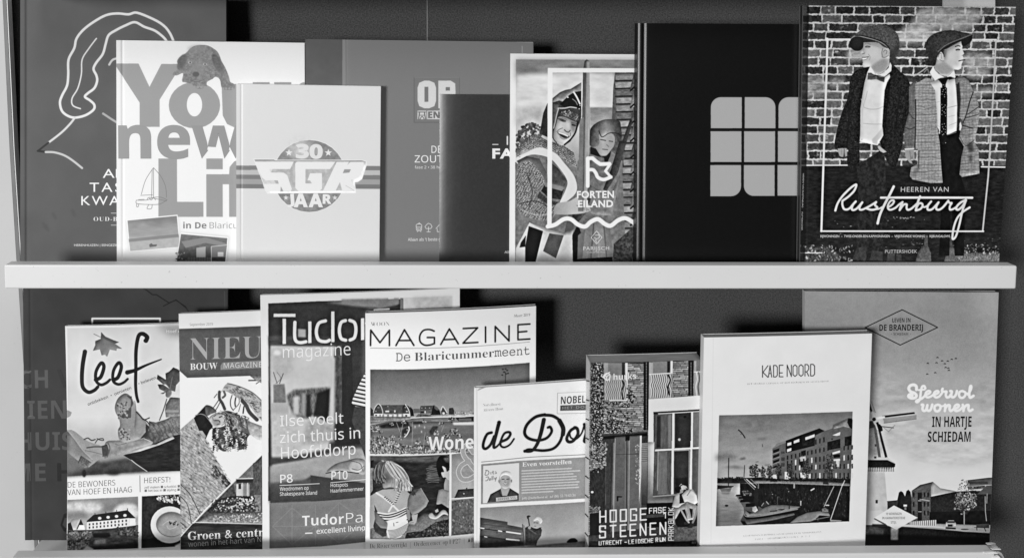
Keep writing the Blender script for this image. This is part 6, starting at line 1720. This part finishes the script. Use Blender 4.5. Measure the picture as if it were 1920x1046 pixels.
# harbour wall and water
B.f([350, 190, 900, 190, 1870, 225, 1862, 715, 1000, 738, 600, 500, 400, 420, 350, 330], 30, n=10, ns=5, nx=2)
B.scatter([600, 240, 1870, 280, 1860, 680, 800, 500], 120, 1.6, 40, 82, 2.6, 88)
B.f([36, 195, 350, 190, 350, 340, 290, 350, 400, 520, 410, 600, 360, 700, 420, 765, 16, 782], ('v', 200, 168, 140, 118, 100), n=10, ns=3, nx=16)
B.f([36, 215, 270, 225, 230, 250, 190, 250, 36, 270], 44).f([70, 265, 150, 260, 235, 255, 215, 305, 95, 308], 112, n=8).l([195, -160, 190, 220], 1.6, 44, 0).l([415, -60, 405, 120], 1.2, 55, 0).f([80, 310, 215, 310, 200, 345, 100, 340], 120, ft=1.5).e(165, 497, 24, 14, 40).f([300, 345, 480, 340, 480, 365, 290, 366], 24).f([335, 375, 620, 365, 620, 400, 335, 402], 22).f([360, 415, 540, 405, 540, 445, 350, 450], 20).f([430, 470, 560, 455, 560, 510, 430, 515], 24)
B.l([410, 130, 590, 310], 1.4, 140, 0).l([440, 130, 595, 270], 1.6, 205, 0).l([500, 130, 600, 225], 1.2, 150, 0).f([545, 290, 600, 190, 608, 240, 600, 560, 560, 560], 36).f([1090, 195, 1112, 195, 1110, 258, 1090, 258], 150).r(598, 188, 612, 260, 120).r(865, 380, 873, 480, 84)
B.scatter([390, 290, 520, 290, 520, 360, 400, 350], 24, 2, 60, 150, 2, 20).l([1335, 285, 1375, 262], 2.4, 190).e(800, 340, 7, 7, 150).e(1025, 302, 7, 7, 160)
B.f([410, 610, 430, 560, 560, 590, 700, 520, 780, 490, 960, 488, 1190, 512, 1130, 545, 950, 580, 700, 630, 450, 645], 118, n=12, ns=4).f([408, 600, 450, 645, 700, 630, 950, 580, 1180, 530, 1175, 590, 900, 630, 600, 680, 440, 690, 405, 650], 26).l([410, 612, 455, 650, 700, 632, 1150, 545], 1.4, 150)
B.f([520, 520, 570, 500, 600, 560, 560, 590, 520, 570], 178, n=30, ns=2.5).f([640, 520, 720, 440, 780, 480, 700, 520], 50).l([650, 500, 680, 460], 1.4, 150).l([715, 440, 745, 475], 1.4, 170).f([430, 560, 540, 600, 480, 610], 40).f([760, 570, 870, 560, 860, 575, 770, 580], 36).f([870, 550, 980, 540, 930, 565], 36).r(1025, 500, 1042, 545, 50).f([1182, 430, 1202, 430, 1198, 498, 1186, 498], 165)
B.f([370, 710, 560, 690, 800, 650, 1100, 600, 1110, 625, 800, 700, 600, 730, 430, 760], 95, n=10, ns=4).f([355, 705, 420, 715, 450, 765, 400, 768], 20).f([450, 760, 800, 700, 1100, 640, 1060, 700, 1000, 738], 36, n=10)
B.f([1040, 735, 1150, 650, 1280, 595, 1450, 572, 1580, 600, 1600, 640, 1450, 630, 1390, 690, 1330, 715, 1040, 738], 128, n=8, ns=6).f([1480, 545, 1520, 520, 1575, 550, 1580, 590, 1490, 580], 110, n=50, ns=2).l([1540, 490, 1580, 492], 2, 190).f([1600, 690, 1760, 700, 1750, 715, 1600, 718], 150)
B.l([1650, 232, 1515, 510], 1.2, 190, 0).l([1800, 150, 1760, 235, 1605, 690], 1.4, 205, 0).l([1390, 690, 1590, 650], 1, 150).l([1430, 660, 1430, 710], 1, 120)
B.z(*C8)
B.t('GIANT WONEN IN ZUTPHEN AAN DE IJSSEL EN DE NOORDERHAVEN', 433, 857, 1110, 822, 13, 130, 'rb', -0.02, 1.2).t('FASE 1 — APPARTEMENTEN BLOK G · H · I · J', 535, 886, 1010, 858, 13, 130, 'rb', -0.02, 1.2)
B.z()
B.finish()

# ---- Branderij brochure at the right end
D1, D2 = (1580, 530, 3.874), (1580, 780, 3.932)
B = Book('brochure', 'tall brochure with a windmill, grey sky and a diamond emblem at the right end', 'brochure',
         (1509, 545.5), (1872.5, 548), (1509, 1016), (1855.5, 1014), 1.058, ZL, 0.0075, tone=140, edge=160, pages=140, photo=True)
B.z(*D1)
B.f([-400, -60, 1300, -60, 1300, 1800, -400, 1800], ('v', 164, 156, 156, 180, 205, 218, 220, 150), n=4, ns=40)
for q, tn in (([180, 700, 300, 640, 420, 720, 500, 740, 520, 900, 180, 900], 172), ([300, 960, 450, 900, 560, 930, 900, 980, 1090, 800, 1090, 1150, 300, 1200], 188), ([900, 850, 1090, 680, 1090, 900], 165), ([560, 1040, 900, 1090, 1080, 1060, 1080, 1300, 500, 1300], 198)):
    B.f(q, tn, sm=1, ft=7, a=.7, n=20, ns=9, nx=22)
B.l([162, 325, 432, 196, 690, 324, 418, 452], 1.4, 26, 0, closed=True)
B.t('LEVEN IN', 360, 287, 492, 286, 30, 26, 'sb', -0.005).t('DE BRANDERIJ', 266, 348, 583, 346, 44, 22, 'sb', 0.0).t('•  SCHIEDAM  •', 350, 381, 494, 380, 18, 34, 'sb', -0.02)
for x, y in ((688, 542), (618, 584), (682, 580), (722, 566), (742, 587), (763, 568), (792, 555), (822, 549), (748, 614), (768, 619), (772, 635), (672, 652), (614, 662)):
    B.l([x - 6, y + 2, x, y - 2, x + 6, y + 2], 1.3, 52)
B.z(1690, 710, 8.047)
for q, w in (([228, 162, 225, 112, 185, 88, 130, 105, 112, 150, 142, 192, 200, 215, 228, 252, 205, 284, 150, 290, 108, 264, 125, 235, 165, 248], 5.6), ([362, 142, 345, 108, 312, 118, 296, 180, 286, 260, 270, 322, 240, 350, 222, 338, 245, 318, 300, 300, 348, 262], 4.6), ([262, 168, 352, 160], 3.6),
             ([358, 242, 415, 222, 438, 196, 412, 180, 375, 200, 364, 245, 390, 277, 440, 266, 484, 236], 4.6), ([484, 242, 540, 222, 564, 196, 538, 180, 500, 202, 490, 245, 518, 277, 568, 266, 612, 215], 4.6), ([622, 148, 612, 182, 645, 192, 682, 192, 670, 235, 685, 276, 722, 270, 748, 230], 4.8),
             ([738, 182, 762, 190, 752, 240, 762, 272, 795, 272, 826, 232, 838, 182], 4.8), ([920, 182, 880, 196, 870, 245, 890, 280, 930, 282, 962, 250, 966, 205, 920, 182], 4.6), ([966, 222, 1010, 216], 3.6), ([1006, 235, 1050, 155, 1052, 108, 1036, 125, 1024, 240, 1040, 282, 1088, 254], 5.0),
             ([308, 388, 330, 395, 318, 450, 338, 480, 372, 466, 392, 396], 5.0), ([392, 396, 386, 455, 408, 480, 442, 462, 466, 388], 5.0), ([550, 388, 510, 405, 500, 450, 522, 485, 565, 480, 590, 440, 584, 402, 550, 388], 4.8), ([586, 412, 630, 408, 655, 392], 3.6),
             ([660, 388, 662, 440, 656, 482], 5.0), ([660, 445, 700, 398, 730, 402, 726, 450, 746, 482, 798, 446], 5.0), ([798, 455, 848, 432, 870, 402, 842, 386, 806, 410, 800, 455, 826, 483, 880, 466, 922, 425], 4.8), ([926, 390, 942, 440, 936, 482], 5.0), ([936, 448, 980, 398, 1014, 398, 1010, 450, 1032, 482, 1072, 462], 5.0)):
    B.l(q, w, 240)
B.z(*D1)
B.t('IN HARTJE', 648, 1046, 935, 1044, 76, 22, 'sb')
B.z(*D2)
B.t('SCHIEDAM', 626, 188, 942, 187, 76, 22, 'sb')
# mill
B.f([-200, 90, 190, 80, 240, 70, 270, 110, 300, 300, -200, 310], 166, n=14, ns=3).hatch([100, 90, 235, 80, 275, 300, 100, 300], 0, 2.0, .7, 120, .6).hatch([100, 90, 235, 80, 275, 300, 100, 300], 82, 2.6, .6, 120, .5)
B.f([-200, 305, 330, 300, 385, 345, 385, 365, 300, 420, -200, 420], 190).f([-200, 320, 190, 322, 330, 322, 388, 350, 385, 372, 340, 390, 180, 378, -200, 378], 34, n=14, ns=2)
for k in range(15):
    x = 185 + k * 13
    B.l([x, 378, x + 10 - k * .6, 412], 1.4, 215, 0).l([x + 7, 378, x + 8, 405], 1, 46, 0)
B.f([-200, 400, 310, 415, 330, 660, 320, 810, -200, 810], ('h', 150, 168, 205, 188), n=8, ns=8)
B.r(243, 616, 258, 640, 30).f([180, 700, 280, 690, 330, 720, 240, 800, 170, 800], 206)
B.r(232, 296, 248, 310, 60).r(236, 205, 250, 222, 70)
B.f([250, 45, 262, 40, 330, 300, 312, 304, 280, 180], 42).f([225, 60, 245, 60, 282, 300, 262, 300], 120, n=20, ns=2).hatch([225, 60, 245, 60, 282, 300, 262, 300], 0, 1.8, .8, 50, .8)
B.z(*D1)
B.f([180, 820, 200, 880, 218, 940, 208, 945, 180, 890], 30).f([208, 830, 235, 925, 240, 940, 222, 938], 165).l([205, 860, 240, 942], .7, 110, 0)
B.f([288, 965, 520, 938, 525, 950, 290, 980], 30).f([292, 984, 535, 958, 535, 985, 300, 1018], 160, a=.7).hatch([292, 984, 535, 958, 535, 985, 300, 1018], 84, 2.2, .7, 70, .7).l([300, 1018, 535, 988], .7, 80, 0)
B.l([180, 1000, 230, 988, 300, 974], 4.2, 226, 0).l([215, 940, 232, 1000, 255, 1060], 4.2, 222, 0).e(228, 990, 14, 14, 60).f([180, 1005, 215, 1000, 240, 1046, 180, 1060], 70, n=14).f([240, 1010, 275, 1030, 282, 1075, 262, 1080], 30, n=6)
B.z(*D2).f([268, 55, 290, 75, 296, 105, 282, 112, 270, 85], 36).l([290, 75, 375, 85], 1.2, 60, 0).l([340, 110, 385, 65], .7, 110, 0).l([300, 80, 340, 115], .7, 120)
# houses
B.f([330, 625, 400, 620, 405, 700, 330, 700], 60, n=10).l([330, 628, 405, 620], 1.6, 40, 0)
B.f([402, 620, 415, 560, 430, 550, 445, 560, 460, 590, 470, 550, 485, 540, 500, 555, 508, 600, 510, 800, 402, 800], 36, n=10, ns=3).r(448, 650, 474, 664, 200).r(455, 668, 470, 690, 120)
B.f([505, 550, 570, 505, 665, 482, 720, 530, 830, 550, 830, 580, 650, 590, 645, 560], 92, n=12, ns=3).f([665, 482, 720, 530, 840, 552, 830, 580, 650, 590, 650, 520], 176, n=8)
B.f([508, 552, 650, 525, 648, 800, 508, 800], 84, n=18, ns=2.5)
for x in (518, 560, 598, 624):
    for y in (560, 630, 695):
        B.r(x, y, x + (24 if x == 560 else 11), y + 34, 26)
B.r(553, 560, 584, 800, 34).l([568, 610, 640, 622], 1, 200, 0).r(556, 618, 582, 624, 170).r(556, 700, 582, 705, 170)
B.f([648, 592, 830, 555, 990, 545, 1075, 560, 1300, 560, 1300, 800, 648, 800], 38, n=12, ns=2.5).f([640, 705, 1300, 690, 1300, 800, 640, 800], 22, n=7)
B.f([920, 470, 1070, 452, 1300, 440, 1300, 500, 920, 520], 96, n=10).r(930, 480, 1070, 500, 70).f([900, 520, 1060, 505, 1300, 500, 1300, 530, 990, 550], 178).f([920, 520, 1050, 510, 1050, 530, 925, 540], 70, n=40, ns=2).f([990, 575, 1060, 510, 1300, 500, 1300, 570], 78, n=8)
B.l([1050, 590, 1052, 700, 1060, 770], 1.2, 180, 0).l([1065, 570, 1062, 640], 1.2, 170, 0)
# tree
tree_ = [830, 560, 870, 470, 920, 465, 960, 520, 990, 600, 985, 660, 930, 700, 880, 725, 850, 690, 825, 640]
B.scatter(tree_, 220, 2.0, 60, 180, 1.4).scatter([840, 560, 960, 560, 985, 640, 930, 690, 850, 680], 200, 2.2, 70, 200, 1.3).scatter([840, 650, 960, 650, 920, 720, 880, 720], 60, 2, 25, 80).e(828, 680, 9, 9, 130)
B.l([896, 700, 896, 830], 2.0, 150, 0).l([890, 700, 870, 640], 1, 60)
# street, car, bench and canal
B.f([320, 790, 690, 790, 1000, 800, 1300, 810, 1300, 860, 900, 850, 680, 818, 320, 805], 172, n=8).f([490, 775, 690, 762, 690, 805, 490, 800], 205, n=16).hatch([490, 775, 690, 762, 690, 805, 490, 800], 90, 4, 1.6, 60, .8)
B.l([400, 800, 680, 815, 900, 838, 1080, 858, 1300, 870], 2.4, 198)
B.f([760, 785, 780, 765, 820, 765, 836, 790, 834, 830, 760, 825], 168).f([772, 770, 826, 770, 828, 786, 768, 786], 60).f([775, 795, 810, 795, 810, 812, 775, 812], 36).f([760, 815, 834, 820, 834, 832, 758, 828], 48).e(768, 800, 5, 5, 235).e(828, 802, 5, 5, 235)
B.f([985, 795, 1080, 790, 1080, 820, 985, 820], 62, n=12).l([970, 818, 1080, 822], 1, 70, 0).l([988, 820, 990, 838], 1.4, 36, 0).l([1045, 822, 1055, 845], 1.4, 36, 0).e(900, 832, 30, 5, 90)
B.f([-200, 800, 215, 800, 470, 815, 680, 830, 900, 850, 1300, 872, 1300, 1000, -200, 1000], 48, n=16, ns=3, nx=2).f([-200, 805, 215, 800, 300, 830, 300, 910, -200, 910], 92, n=18, ns=2.5).f([-200, 860, 300, 870, 800, 885, 1300, 890, 1300, 1000, -200, 1000], 22, ft=2).f([355, 820, 410, 820, 408, 910, 355, 910], 176, ft=1, n=20, ns=3)
B.f([218, 795, 330, 795, 330, 815, 220, 812], 50).l([218, 793, 330, 795], 1.4, 130, 0)
B.f([230, 752, 378, 656, 552, 746, 395, 835], 224).f([230, 755, 310, 800, 330, 790, 245, 742], 70)
B.f([232, 748, 378, 656, 552, 746, 395, 832], 224)
B.t('19 WONINGEN', 318, 726, 433, 725, 18, 40, 'sb', -0.02).t('IN KARAKTERISTIEKE', 290, 757, 460, 756, 18, 40, 'sb', -0.02).t('STIJL', 354, 789, 396, 788, 18, 40, 'sb', -0.02)
B.z()
B.finish()
